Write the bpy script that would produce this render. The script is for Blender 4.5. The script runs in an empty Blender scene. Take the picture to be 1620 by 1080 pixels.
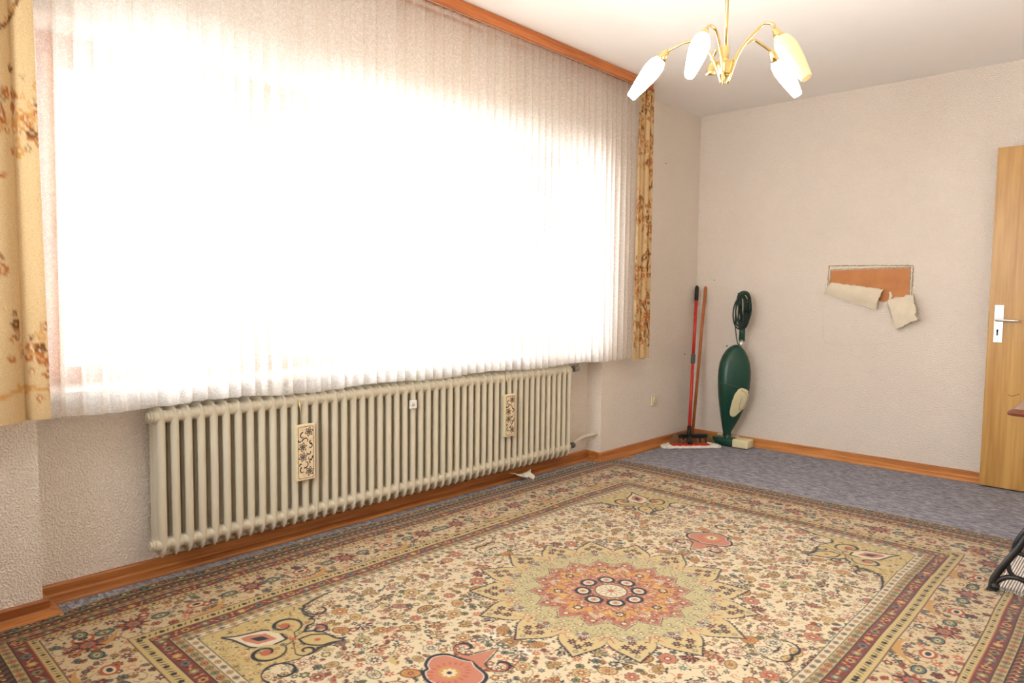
import bpy, bmesh, math, random
import numpy as np
from mathutils import Vector, Matrix

S = bpy.context.scene
COL = S.collection
PI = math.pi
rnd = random.Random(7)

# ------------------------------------------------------------------ camera
CAM = np.array([2.7306, -5.0366, 1.1081])
YAW, PIT, ROL, FPX = 0.7524, 0.0667, 0.0121, 1108.48
FW = np.array([-math.sin(YAW)*math.cos(PIT), math.cos(YAW)*math.cos(PIT), -math.sin(PIT)])
RT0 = np.array([math.cos(YAW), math.sin(YAW), 0.0]); UP0 = np.cross(RT0, FW)
RT = math.cos(ROL)*RT0 + math.sin(ROL)*UP0
UP = -math.sin(ROL)*RT0 + math.cos(ROL)*UP0
cd = bpy.data.cameras.new('camera'); cam = bpy.data.objects.new('camera', cd); COL.objects.link(cam)
cd.sensor_width = 36; cd.lens = FPX/1620*36; cd.clip_start = 0.02
cam.matrix_world = Matrix(((RT[0], UP[0], -FW[0], CAM[0]), (RT[1], UP[1], -FW[1], CAM[1]),
                           (RT[2], UP[2], -FW[2], CAM[2]), (0, 0, 0, 1)))
S.camera = cam
S.view_settings.view_transform = 'Standard'; S.view_settings.look = 'None'
S.view_settings.gamma = 1; S.view_settings.use_curve_mapping = False
S.view_settings.exposure = 0.80

# ------------------------------------------------------------------ world and daylight
W = bpy.data.worlds.new('daylight'); S.world = W; W.use_nodes = True
W.node_tree.nodes['Background'].inputs[0].default_value = (0.95, 0.965, 1.0, 1)
W.node_tree.nodes['Background'].inputs[1].default_value = 13.0

def portal(name, loc, rot, sx, sy):
    l = bpy.data.lights.new(name, 'AREA'); l.shape = 'RECTANGLE'; l.size = sx; l.size_y = sy
    l.cycles.is_portal = True
    o = bpy.data.objects.new(name, l); COL.objects.link(o); o.location = loc; o.rotation_euler = rot
portal('window_daylight', (-0.30, -2.82, 1.42), (0, -PI/2, 0), 1.30, 3.1)
portal('added_rear_daylight', (1.3, -5.83, 1.6), (PI/2, 0, 0), 1.4, 1.1)  # portal for the window added behind the viewer as fill light

# ------------------------------------------------------------------ helpers
def lin(c):
    c = np.asarray(c, float)/255.0
    return np.where(c <= 0.04045, c/12.92, ((c+0.055)/1.055)**2.4)
def lc(*c): return tuple(lin(c)) + (1.0,)

class NT:
    """small node-tree helper"""
    def __init__(s, name):
        s.m = bpy.data.materials.new(name); s.m.use_nodes = True
        s.t = s.m.node_tree; s.n = s.t.nodes; s.b = s.n['Principled BSDF']; s.out = s.n['Material Output']
        s._tc = None
    def node(s, typ, **kw):
        n = s.n.new(typ)
        for k, v in kw.items(): setattr(n, k, v)
        return n
    def link(s, a, b): s.t.links.new(a, b)
    def coord(s, kind='Object', scale=(1, 1, 1)):
        if s._tc is None: s._tc = s.node('ShaderNodeTexCoord')
        mp = s.node('ShaderNodeMapping'); s.link(s._tc.outputs[kind], mp.inputs[0]); mp.inputs['Scale'].default_value = scale
        return mp.outputs[0]
    def noise(s, vec, scale, detail=3, rough=.55, dist=0):
        n = s.node('ShaderNodeTexNoise'); n.inputs['Scale'].default_value = scale
        n.inputs['Detail'].default_value = detail; n.inputs['Roughness'].default_value = rough
        n.inputs['Distortion'].default_value = dist; s.link(vec, n.inputs['Vector']); return n.outputs['Fac']
    def ramp(s, fac, stops):
        r = s.node('ShaderNodeValToRGB'); e = r.color_ramp.elements
        while len(e) < len(stops): e.new(.5)
        for k, (p, c) in enumerate(stops): e[k].position = p; e[k].color = c if len(c) == 4 else tuple(c)+(1,)
        s.link(fac, r.inputs[0]); return r.outputs[0]
    def bump(s, h, strength=.3, dist=.01, prev=None):
        b = s.node('ShaderNodeBump'); b.inputs['Strength'].default_value = strength; b.inputs['Distance'].default_value = dist
        s.link(h, b.inputs['Height'])
        if prev is not None: s.link(prev, b.inputs['Normal'])
        s.link(b.outputs[0], s.b.inputs['Normal']); return b.outputs[0]
    def math(s, op, a, b=None):
        m = s.node('ShaderNodeMath', operation=op)
        for k, x in ((0, a), (1, b)):
            if x is None: continue
            if isinstance(x, (int, float)): m.inputs[k].default_value = x
            else: s.link(x, m.inputs[k])
        return m.outputs[0]

def plain(name, rgb, rough=.5, metal=0, vary=.06, nscale=30, bump=0, spec=None):
    t = NT(name); v = t.coord(); f = t.noise(v, nscale)
    c = lin(rgb); t.link(t.ramp(f, [(.3, tuple(c*(1-vary))), (.7, tuple(np.minimum(c*(1+vary), 1)))]), t.b.inputs['Base Color'])
    t.b.inputs['Roughness'].default_value = rough; t.b.inputs['Metallic'].default_value = metal
    if spec is not None: t.b.inputs['Specular IOR Level'].default_value = spec
    if bump: t.bump(t.noise(v, nscale*6), bump, .002)
    return t.m

def wood(name, dark, light, axis=2, rough=.42, scale=1.0):
    t = NT(name); sc = [22*scale]*3; sc[axis] = 1.6*scale
    v = t.coord('Object', tuple(sc)); f = t.noise(v, 1.0, 5, .6, .6)
    sc2 = [120*scale]*3; sc2[axis] = 5*scale
    g = t.noise(t.coord('Object', tuple(sc2)), 1.0, 2, .5)
    mix = t.math('ADD', t.math('MULTIPLY', f, .7), t.math('MULTIPLY', g, .3))
    t.link(t.ramp(mix, [(.36, tuple(lin(dark))), (.62, tuple(lin(light)))]), t.b.inputs['Base Color'])
    t.b.inputs['Roughness'].default_value = rough
    t.bump(g, .12, .001)
    return t.m

def woodchip(name, rgb):
    t = NT(name); v = t.coord()
    f = t.noise(v, 2.0, 3); c = lin(rgb)
    t.link(t.ramp(f, [(.3, tuple(c*.975)), (.7, tuple(np.minimum(c*1.02, 1)))]), t.b.inputs['Base Color'])
    t.b.inputs['Roughness'].default_value = .75; t.b.inputs['Specular IOR Level'].default_value = .25
    h = t.math('ADD', t.ramp(t.noise(v, 135, 1, .4), [(.42, (0, 0, 0)), (.66, (1, 1, 1))]), t.math('MULTIPLY', t.noise(v, 260, 2), .4))
    t.bump(h, 1.0, .0035)
    return t.m

M = {}
M['wall'] = woodchip('woodchip_wallpaper', (245, 233, 221))
M['ceiling'] = plain('ceiling_paint', (249, 245, 242), .85, vary=.01, nscale=3, bump=.1)
M['base'] = wood('baseboard_wood', (142, 80, 36), (192, 124, 64), axis=1)
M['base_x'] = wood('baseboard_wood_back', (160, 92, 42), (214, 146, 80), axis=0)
M['valance'] = wood('valance_wood', (160, 84, 36), (205, 122, 62), axis=1)
M['frame'] = wood('window_frame_wood', (170, 100, 52), (214, 148, 92), axis=2)
M['door'] = wood('door_veneer', (176, 126, 60), (208, 162, 92), axis=2, rough=.35, scale=.55)
M['radiator'] = plain('radiator_enamel', (212, 203, 182), .33, vary=.03, nscale=9)
M['brass'] = plain('polished_brass', (226, 200, 138), .2, metal=1, vary=.05, nscale=50)
M['chrome'] = plain('brushed_aluminium', (225, 225, 222), .28, metal=1, vary=.03)
M['green'] = plain('dark_green_plastic', (14, 66, 52), .32, vary=.06)
M['green_cord'] = plain('green_cord_rubber', (10, 42, 34), .5)
M['cream_plastic'] = plain('cream_plastic', (228, 218, 176), .4, vary=.03)
M['black'] = plain('black_plastic', (28, 26, 26), .4)
M['grey_plastic'] = plain('grey_plastic', (88, 86, 84), .45)
M['red'] = plain('red_lacquer', (200, 50, 40), .3)
M['broom_wood'] = plain('broom_handle_wood', (176, 98, 50), .5, vary=.12, nscale=14)
M['bristle'] = plain('brown_bristle', (150, 112, 76), .8, vary=.3, nscale=80)
M['cloth'] = plain('white_mop_cloth', (232, 226, 216), .95, vary=.06, nscale=60, bump=.5)
M['iron'] = plain('black_cast_iron', (22, 22, 24), .38, vary=.1, spec=.6)
M['table_wood'] = wood('dark_table_wood', (74, 34, 20), (120, 62, 38), axis=1, rough=.3)
M['table_top'] = wood('worn_table_top', (128, 108, 92), (160, 138, 118), axis=1, rough=.35)
M['white'] = plain('white_plastic', (238, 234, 228), .4, vary=.02)
M['socket'] = plain('ivory_socket_plastic', (232, 222, 188), .35, vary=.02)
M['board'] = plain('brown_hardboard', (196, 128, 72), .6, vary=.12, nscale=9)
M['paper_back'] = plain('wallpaper_backing', (226, 213, 190), .9, vary=.06, nscale=14, bump=.4)
M['tear'] = plain('torn_paper_edge', (176, 156, 128), .9, vary=.2, nscale=60, bump=.6)
M['plaster'] = plain('plaster_crumbs', (234, 223, 208), .9, vary=.08, nscale=60, bump=.6)
M['sill'] = plain('stone_sill', (214, 208, 200), .3, vary=.08, nscale=40)
M['dirt'] = plain('dark_mark', (92, 64, 44), .9)
M['valve'] = plain('valve_grey', (150, 148, 140), .4)
M['keyhole'] = plain('keyhole_black', (12, 11, 10), .8)

def carpet():
    t = NT('blue_grey_needle_felt'); v = t.coord('Object', (22, 64, 1))
    f = t.noise(v, 1.0, 4, .65, .8); g = t.noise(t.coord(), 420, 2, .6)
    m = t.math('ADD', t.math('MULTIPLY', f, .62), t.math('MULTIPLY', g, .38))
    t.link(t.ramp(m, [(.38, tuple(lin((104, 101, 110)))), (.52, tuple(lin((152, 151, 161)))), (.64, tuple(lin((200, 199, 208))))]), t.b.inputs['Base Color'])
    t.b.inputs['Roughness'].default_value = .95; t.b.inputs['Specular IOR Level'].default_value = .1
    t.bump(g, .5, .004); return t.m
M['carpet'] = carpet()

def vcol_mat(name, rough=.8, weave=500, bump=.3, sheen=0, trans=0.0):
    t = NT(name); a = t.node('ShaderNodeAttribute', attribute_name='Col')
    g = t.noise(t.coord(), weave, 2, .6)
    mx = t.node('ShaderNodeMix', data_type='RGBA', blend_type='MULTIPLY'); mx.inputs['Factor'].default_value = 1
    t.link(a.outputs['Color'], mx.inputs['A']); t.link(t.ramp(g, [(.3, (.78, .77, .76)), (.7, (1, 1, 1))]), mx.inputs['B'])
    t.link(mx.outputs['Result'], t.b.inputs['Base Color'])
    t.b.inputs['Roughness'].default_value = rough; t.b.inputs['Specular IOR Level'].default_value = .2
    if sheen: t.b.inputs['Sheen Weight'].default_value = sheen; t.b.inputs['Sheen Roughness'].default_value = .4
    bn = t.bump(g, bump, .003)
    if trans:
        tl = t.node('ShaderNodeBsdfTranslucent'); t.link(mx.outputs['Result'], tl.inputs[0])
        ms = t.node('ShaderNodeMixShader'); ms.inputs[0].default_value = trans
        t.link(t.b.outputs[0], ms.inputs[1]); t.link(tl.outputs[0], ms.inputs[2]); t.link(ms.outputs[0], t.out.inputs[0])
    return t.m
M['rug'] = vcol_mat('persian_rug_pile', .9, 380, .5, sheen=.25)
M['print'] = vcol_mat('printed_drape_cloth', .9, 260, .5, trans=.2)
M['tile'] = vcol_mat('glazed_ceramic', .25, 60, .03)

def sheer_mat():
    t = NT('white_sheer_lace'); uv = t.node('ShaderNodeUVMap')
    vor = t.node('ShaderNodeTexVoronoi', feature='DISTANCE_TO_EDGE'); vor.inputs['Scale'].default_value = 210
    t.link(uv.outputs[0], vor.inputs['Vector'])
    n = t.noise(uv.outputs[0], 70, 2, .6)
    s = t.math('ADD', t.math('MULTIPLY', vor.outputs['Distance'], 1.6), t.math('MULTIPLY', n, .55))
    clear = t.ramp(s, [(.26, (.48,)*3), (.58, (.66,)*3)])
    tr = t.node('ShaderNodeBsdfTransparent')
    df = t.node('ShaderNodeBsdfDiffuse'); df.inputs[0].default_value = (.95, .89, .82, 1)
    tl = t.node('ShaderNodeBsdfTranslucent'); tl.inputs[0].default_value = (.97, .95, .93, 1)
    a = t.node('ShaderNodeMixShader'); a.inputs[0].default_value = .6
    t.link(df.outputs[0], a.inputs[1]); t.link(tl.outputs[0], a.inputs[2])
    b = t.node('ShaderNodeMixShader'); t.link(clear, b.inputs[0]); t.link(a.outputs[0], b.inputs[1]); t.link(tr.outputs[0], b.inputs[2])
    t.link(b.outputs[0], t.out.inputs[0]); return t.m
M['sheer'] = sheer_mat()

def glass_mat():
    t = NT('window_glass'); tr = t.node('ShaderNodeBsdfTransparent'); tr.inputs[0].default_value = (.96, .98, .97, 1)
    gl = t.node('ShaderNodeBsdfGlossy'); gl.inputs['Roughness'].default_value = .02
    fr = t.node('ShaderNodeFresnel'); fr.inputs[0].default_value = 1.45
    m = t.node('ShaderNodeMixShader'); t.link(fr.outputs[0], m.inputs[0]); t.link(tr.outputs[0], m.inputs[1]); t.link(gl.outputs[0], m.inputs[2])
    t.link(m.outputs[0], t.out.inputs[0]); return t.m
M['glass'] = glass_mat()

def shade_mat(name, strength, col, base=(.95, .92, .82, 1)):
    t = NT(name); t.b.inputs['Base Color'].default_value = base; t.b.inputs['Roughness'].default_value = .25
    t.b.inputs['Emission Color'].default_value = col; t.b.inputs['Emission Strength'].default_value = strength
    w = t.node('ShaderNodeTexWave', wave_type='BANDS', bands_direction='X'); w.inputs['Scale'].default_value = 60
    t.link(t.coord(), w.inputs['Vector']); t.bump(w.outputs['Fac'], .2, .001)
    return t.m
M['shade_lit'] = shade_mat('lit_opal_glass', 30.0, (1.0, .80, .56, 1))
M['shade_dim'] = shade_mat('weakly_lit_opal_glass', .30, (1.0, .74, .36, 1), (.62, .52, .30, 1))

def mesh(name, V, F, mat=None, smooth=False, uv=None, col=None):
    me = bpy.data.meshes.new(name)
    V = np.asarray(V, np.float32)
    if isinstance(F, np.ndarray):
        n = len(F); k = F.shape[1]
        me.vertices.add(len(V)); me.vertices.foreach_set('co', V.ravel())
        me.loops.add(n*k); me.loops.foreach_set('vertex_index', F.astype(np.int32).ravel())
        me.polygons.add(n); me.polygons.foreach_set('loop_start', np.arange(0, n*k, k, dtype=np.int32))
        me.polygons.foreach_set('loop_total', np.full(n, k, np.int32)); me.update(calc_edges=True)
    else:
        me.from_pydata([tuple(map(float, v)) for v in V], [], [tuple(f) for f in F]); me.update()
    if smooth: me.polygons.foreach_set('use_smooth', np.ones(len(me.polygons), bool))
    if mat: me.materials.append(mat)
    if uv is not None:
        l = me.uv_layers.new(name='UVMap'); idx = np.empty(len(me.loops), np.int32); me.loops.foreach_get('vertex_index', idx)
        l.data.foreach_set('uv', np.asarray(uv, np.float32)[idx].ravel())
    if col is not None:
        a = me.color_attributes.new('Col', 'FLOAT_COLOR', 'POINT')
        c = np.ones((len(V), 4), np.float32); c[:, :3] = col; a.data.foreach_set('color', c.ravel())
    return me

def tag(o, label=None, cat=None, group=None, kind=None):
    for k, v in (('label', label), ('category', cat), ('group', group), ('kind', kind)):
        if v: o[k] = v
    return o
def root(name, loc, label, cat, group=None):
    o = bpy.data.objects.new(name, None); o.location = Vector([float(c) for c in loc]); o.empty_display_size = .05
    COL.objects.link(o); return tag(o, label, cat, group)
def origin(o):
    p = Vector((0, 0, 0))
    while o is not None: p += o.location; o = o.parent
    return p
def put(name, geo, mat, parent=None, smooth=False, label=None, kind=None, uv=None, col=None):
    """link one mesh object; geo = (verts, faces) in room coordinates"""
    V, F = geo; V = np.asarray(V, float)
    if parent is not None: V = V - np.array(origin(parent))
    o = bpy.data.objects.new(name, mesh(name, V, F, mat, smooth, uv, col)); COL.objects.link(o)
    if parent is not None: o.parent = parent
    return tag(o, label, None, None, kind)

def join(*gs):
    V, F = [], []
    for v, f in gs:
        n = len(V); V += [tuple(p) for p in v]; F += [tuple(i+n for i in q) for q in f]
    return V, F
def box(x0, x1, y0, y1, z0, z1, b=0.0):
    if b <= 0:
        V = [(x, y, z) for x in (x0, x1) for y in (y0, y1) for z in (z0, z1)]
        return V, [(0, 1, 3, 2), (4, 6, 7, 5), (0, 4, 5, 1), (2, 3, 7, 6), (0, 2, 6, 4), (1, 5, 7, 3)]
    bm = bmesh.new(); bmesh.ops.create_cube(bm, size=1)
    for v in bm.verts: v.co = Vector(((x0+x1)/2+v.co.x*(x1-x0), (y0+y1)/2+v.co.y*(y1-y0), (z0+z1)/2+v.co.z*(z1-z0)))
    bmesh.ops.bevel(bm, geom=bm.edges[:], offset=b, segments=2, affect='EDGES', profile=.5)
    return from_bm(bm)
def from_bm(bm):
    bm.verts.index_update(); V = [tuple(v.co) for v in bm.verts]; F = [tuple(v.index for v in f.verts) for f in bm.faces]; bm.free(); return V, F
def loft(rings, cap=True, closed=True):
    n = len(rings[0]); V = [tuple(p) for r in rings for p in r]; F = []
    m = n if closed else n-1
    for i in range(len(rings)-1):
        for j in range(m):
            a, b = i*n+j, i*n+(j+1) % n; F.append((a, b, b+n, a+n))
    if cap and closed:
        F.append(tuple(range(n-1, -1, -1))); F.append(tuple(range((len(rings)-1)*n, len(rings)*n)))
    return V, F
def tube(P, r, n=10, cap=True):
    P = [np.asarray(p, float) for p in P]; rr = r if hasattr(r, '__len__') else [r]*len(P); rings = []
    t0 = P[1]-P[0]; ref = np.array([0, 0, 1.0]) if abs(t0[2]) < .9*np.linalg.norm(t0) else np.array([1.0, 0, 0])
    u = np.cross(t0, ref); u /= np.linalg.norm(u)
    for i, p in enumerate(P):
        t = P[min(i+1, len(P)-1)]-P[max(i-1, 0)]; t = t/np.linalg.norm(t)
        u = u-t*(u@t); u /= np.linalg.norm(u); w = np.cross(t, u)
        rings.append([p+rr[i]*(math.cos(a)*u+math.sin(a)*w) for a in (2*PI*k/n for k in range(n))])
    return loft(rings, cap)
def smoothpath(P, k=6):
    P = [np.asarray(p, float) for p in P]; Q = [P[0]]+P+[P[-1]]; out = []
    for i in range(1, len(Q)-2):
        a, b, c, d = Q[i-1:i+3]
        for j in range(k):
            t = j/k; out.append(.5*((2*b)+(c-a)*t+(2*a-5*b+4*c-d)*t*t+(3*b-a-3*c+d)*t**3))
    out.append(P[-1]); return out
def grid(nu, nv):
    i = np.arange(nu-1)[:, None]; j = np.arange(nv-1)[None, :]; a = i*nv+j
    return np.stack([a, a+nv, a+nv+1, a+1], -1).reshape(-1, 4)
def slab(poly, axis_a, axis_b, axis_n, o, thick):
    """extruded polygon; poly in (a, b) along two unit axes from o"""
    A, B, N, O = map(np.asarray, (axis_a, axis_b, axis_n, o))
    f = [O+A*a+B*b for a, b in poly]; g = [p+N*thick for p in f]; n = len(f)
    return f+g, [tuple(range(n-1, -1, -1)), tuple(range(n, 2*n))]+[(i, (i+1) % n, n+(i+1) % n, n+i) for i in range(n)]

# ------------------------------------------------------------------ pattern painter (coverage of simple shapes in metres)
class Canvas:
    def __init__(s, w, h, res, bg):
        s.res = res; s.nx, s.ny = int(round(w/res)), int(round(h/res))
        s.x = (np.arange(s.nx)+.5)*res; s.y = (np.arange(s.ny)+.5)*res
        s.img = np.empty((s.nx, s.ny, 3)); s.img[:] = bg
        s.mask = None
    def blit(s, cx, cy, R, sd, col):
        i0, i1 = np.searchsorted(s.x, [cx-R, cx+R]); j0, j1 = np.searchsorted(s.y, [cy-R, cy+R])
        if i1 <= i0 or j1 <= j0: return
        X = s.x[i0:i1, None]-cx; Y = s.y[None, j0:j1]-cy
        a = np.clip(.5-sd(X, Y)/s.res, 0, 1)
        if s.mask is not None: a = a*s.mask[i0:i1, j0:j1]
        v = s.img[i0:i1, j0:j1]; v += (np.asarray(col)-v)*a[..., None]
    def disc(s, x, y, r, col): s.blit(x, y, r*1.3+s.res, lambda X, Y: np.hypot(X, Y)-r, col)
    def ring(s, x, y, r, w, col): s.blit(x, y, r+w+s.res, lambda X, Y: abs(np.hypot(X, Y)-r)-w, col)
    def ell(s, x, y, a, b, ang, col):
        c, q = math.cos(ang), math.sin(ang)
        s.blit(x, y, max(a, b)*1.2+s.res, lambda X, Y: (np.hypot((X*c+Y*q)/a, (-X*q+Y*c)/b)-1)*min(a, b), col)
    def lobes(s, x, y, r, n, k, ph, col):
        s.blit(x, y, r*1.2+s.res, lambda X, Y: np.hypot(X, Y)-r*(1-k+k*abs(np.cos(n/2*(np.arctan2(Y, X)-ph)))), col)
    def leaf(s, x, y, ang, L, Wd, col, curv=0.0):
        c, q = math.cos(ang), math.sin(ang)
        def sd(X, Y):
            t = (X*c+Y*q)/L; v = (-X*q+Y*c)-curv*L*4*t*(1-t)
            return np.where((t > 0) & (t < 1), abs(v)-Wd*np.sin(PI*np.clip(t, 0, 1))**.8, 1)
        s.blit(x, y, L+Wd+abs(curv)*L, sd, col)
    def line(s, P, w, col, taper=None):
        P = np.asarray(P, float)
        for k in range(len(P)-1):
            a, b = P[k], P[k+1]; d = b-a; L2 = d@d+1e-12; c = (a+b)/2
            ww = w if taper is None else w*(taper(k/(len(P)-1)))
            def sd(X, Y):
                X = X+c[0]-a[0]; Y = Y+c[1]-a[1]; t = np.clip((X*d[0]+Y*d[1])/L2, 0, 1)
                return np.hypot(X-t*d[0], Y-t*d[1])-ww
            s.blit(c[0], c[1], math.sqrt(L2)/2+ww+s.res, sd, col)
    def poly(s, P, col, soft=False):
        if soft: P = smoothpath(list(P)+[P[0]], 4)
        P = np.asarray(P, float); c = (P.min(0)+P.max(0))/2; R = (P.max(0)-P.min(0)).max()/2+.01
        def sd(X, Y):
            X = X+c[0]; Y = Y+c[1]; ins = np.zeros(np.broadcast(X, Y).shape, bool)
            for k in range(len(P)):
                (x1, y1), (x2, y2) = P[k], P[(k+1) % len(P)]
                if y1 == y2: continue
                ins ^= ((y1 > Y) != (y2 > Y)) & (X < (x2-x1)*(Y-y1)/(y2-y1)+x1)
            return np.where(ins, -1., 1.)
        s.blit(c[0], c[1], R, sd, col)

C_ = {k: lin(v)*.88 for k, v in dict(cream=(226, 207, 170), pale=(226, 211, 178), gold=(204, 178, 118), olive=(190, 174, 122), ochre=(198, 148, 78),
      terra=(190, 100, 66), salmon=(198, 126, 98), red=(118, 50, 42), wine=(88, 36, 36), navy=(34, 32, 44), black=(30, 26, 26),
      teal=(98, 116, 104), green=(132, 134, 90), rust=(170, 84, 46), white=(238, 226, 206), brown=(120, 78, 50)).items()}

def spiral(x, y, r, a0, turns, ccw=1, n=26):
    return [(x+r*(1-.78*t)*math.cos(a0+ccw*2*PI*turns*t), y+r*(1-.78*t)*math.sin(a0+ccw*2*PI*turns*t)) for t in (k/n for k in range(n+1))]

def motif(c, x, y, r, R, rich=False):
    k = R.random(); a = R.random()*2*PI
    o = R.choice(['black', 'navy', 'wine', 'black'])
    if k < .26:
        f = R.choice(['salmon', 'gold', 'teal', 'ochre', 'cream', 'green'] if not rich else ['terra', 'rust', 'teal', 'red', 'ochre'])
        n = R.choice([5, 6, 8]); c.lobes(x, y, r, n, .3, a, C_[o]); c.lobes(x, y, r*.72, n, .3, a, C_[f]); c.disc(x, y, r*.3, C_[R.choice(['wine', 'cream', 'navy'])])
    elif k < .44:
        n = R.choice([5, 6, 7]); f = R.choice(['navy', 'black', 'wine', 'terra', 'teal'])
        for q in range(n): c.leaf(x, y, a+q*2*PI/n, r*1.05, r*.2, C_[f])
        c.disc(x, y, r*.22, C_['cream'])
    elif k < .62:
        f = R.choice(['salmon', 'ochre', 'green', 'teal', 'rust'])
        for q in range(7):
            b = a+(q-3)*.36; c.leaf(x, y, b, r*1.25, r*.27, C_[o]); c.leaf(x+.15*r*math.cos(b), y+.15*r*math.sin(b), b, r*.95, r*.16, C_[f])
        c.disc(x, y, r*.38, C_[o]); c.disc(x, y, r*.24, C_[R.choice(['salmon', 'cream', 'terra'])])
    elif k < .78:
        f = R.choice(['navy', 'black', 'green', 'terra', 'brown', 'teal'])
        c.leaf(x, y, a, r*1.5, r*.3, C_[f], .25); c.leaf(x, y, a+1.0, r*.9, r*.18, C_[R.choice(['olive', 'navy', 'terra'])], -.2)
    elif k < .9:
        for q in range(3):
            b = a+q*2.1; px, py = x+r*.6*math.cos(b), y+r*.6*math.sin(b)
            c.lobes(px, py, r*.42, 6, .2, a, C_[o]); c.disc(px, py, r*.22, C_[R.choice(['salmon', 'cream', 'terra'])])
    else:
        c.line(spiral(x, y, r*1.2, a, .9, R.choice([-1, 1]), 12), r*.07, C_[R.choice(['navy', 'terra', 'brown'])])

def bloom(c, x, y, r, R):
    """a large palmette or rosette with outline, petals and heart"""
    a = R.random()*2*PI; o = R.choice(['navy', 'black', 'wine', 'brown', 'navy']); f = R.choice(['salmon', 'ochre', 'gold', 'cream', 'gold', 'pale', 'pale']); g = R.choice(['terra', 'rust', 'teal', 'wine', 'ochre'])
    k = R.random()
    if k < .35:
        c.lobes(x, y, r, 8, .22, a, C_[o]); c.lobes(x, y, r*.88, 8, .22, a, C_[f])
        for q in range(8): c.leaf(x, y, a+q*PI/4, r*.7, r*.10, C_[g])
        c.disc(x, y, r*.30, C_[o]); c.disc(x, y, r*.20, C_['cream'])
    elif k < .7:
        for q in range(9):
            b = a+(q-4)*.33; c.leaf(x, y, b, r*1.15, r*.21, C_[o]); c.leaf(x, y, b, r*1.05, r*.14, C_[f if q % 2 else g])
        for q in (-1, 1): c.leaf(x, y, a+q*2.1, r*.8, r*.14, C_['navy'], q*.25)
        c.lobes(x, y, r*.42, 6, .25, a, C_[o]); c.lobes(x, y, r*.30, 6, .25, a, C_[f]); c.disc(x, y, r*.12, C_[g])
    else:
        c.ell(x, y, r, r*.72, a, C_[o]); c.ell(x, y, r*.86, r*.60, a, C_[f])
        for q in range(10): b = a+q*PI/5; c.leaf(x+r*.3*math.cos(b), y+r*.3*math.sin(b), b, r*.38, r*.07, C_[g])
        c.lobes(x, y, r*.30, 5, .3, a, C_[o]); c.disc(x, y, r*.16, C_['salmon'])
        for q in range(5): b = a+.4+q*.45; c.disc(x+r*1.2*math.cos(b), y+r*1.2*math.sin(b), r*.09, C_['navy'])

def scatter(test, n, dist, R, box_):
    pts = []; cell = {}
    for _ in range(n):
        x, y = R.uniform(box_[0], box_[1]), R.uniform(box_[2], box_[3])
        if not test(x, y): continue
        k = (int(x/dist), int(y/dist))
        if any((px-x)**2+(py-y)**2 < dist*dist for i in (-1, 0, 1) for j in (-1, 0, 1) for px, py in cell.get((k[0]+i, k[1]+j), ())): continue
        cell.setdefault(k, []).append((x, y)); pts.append((x, y))
    return pts

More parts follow.
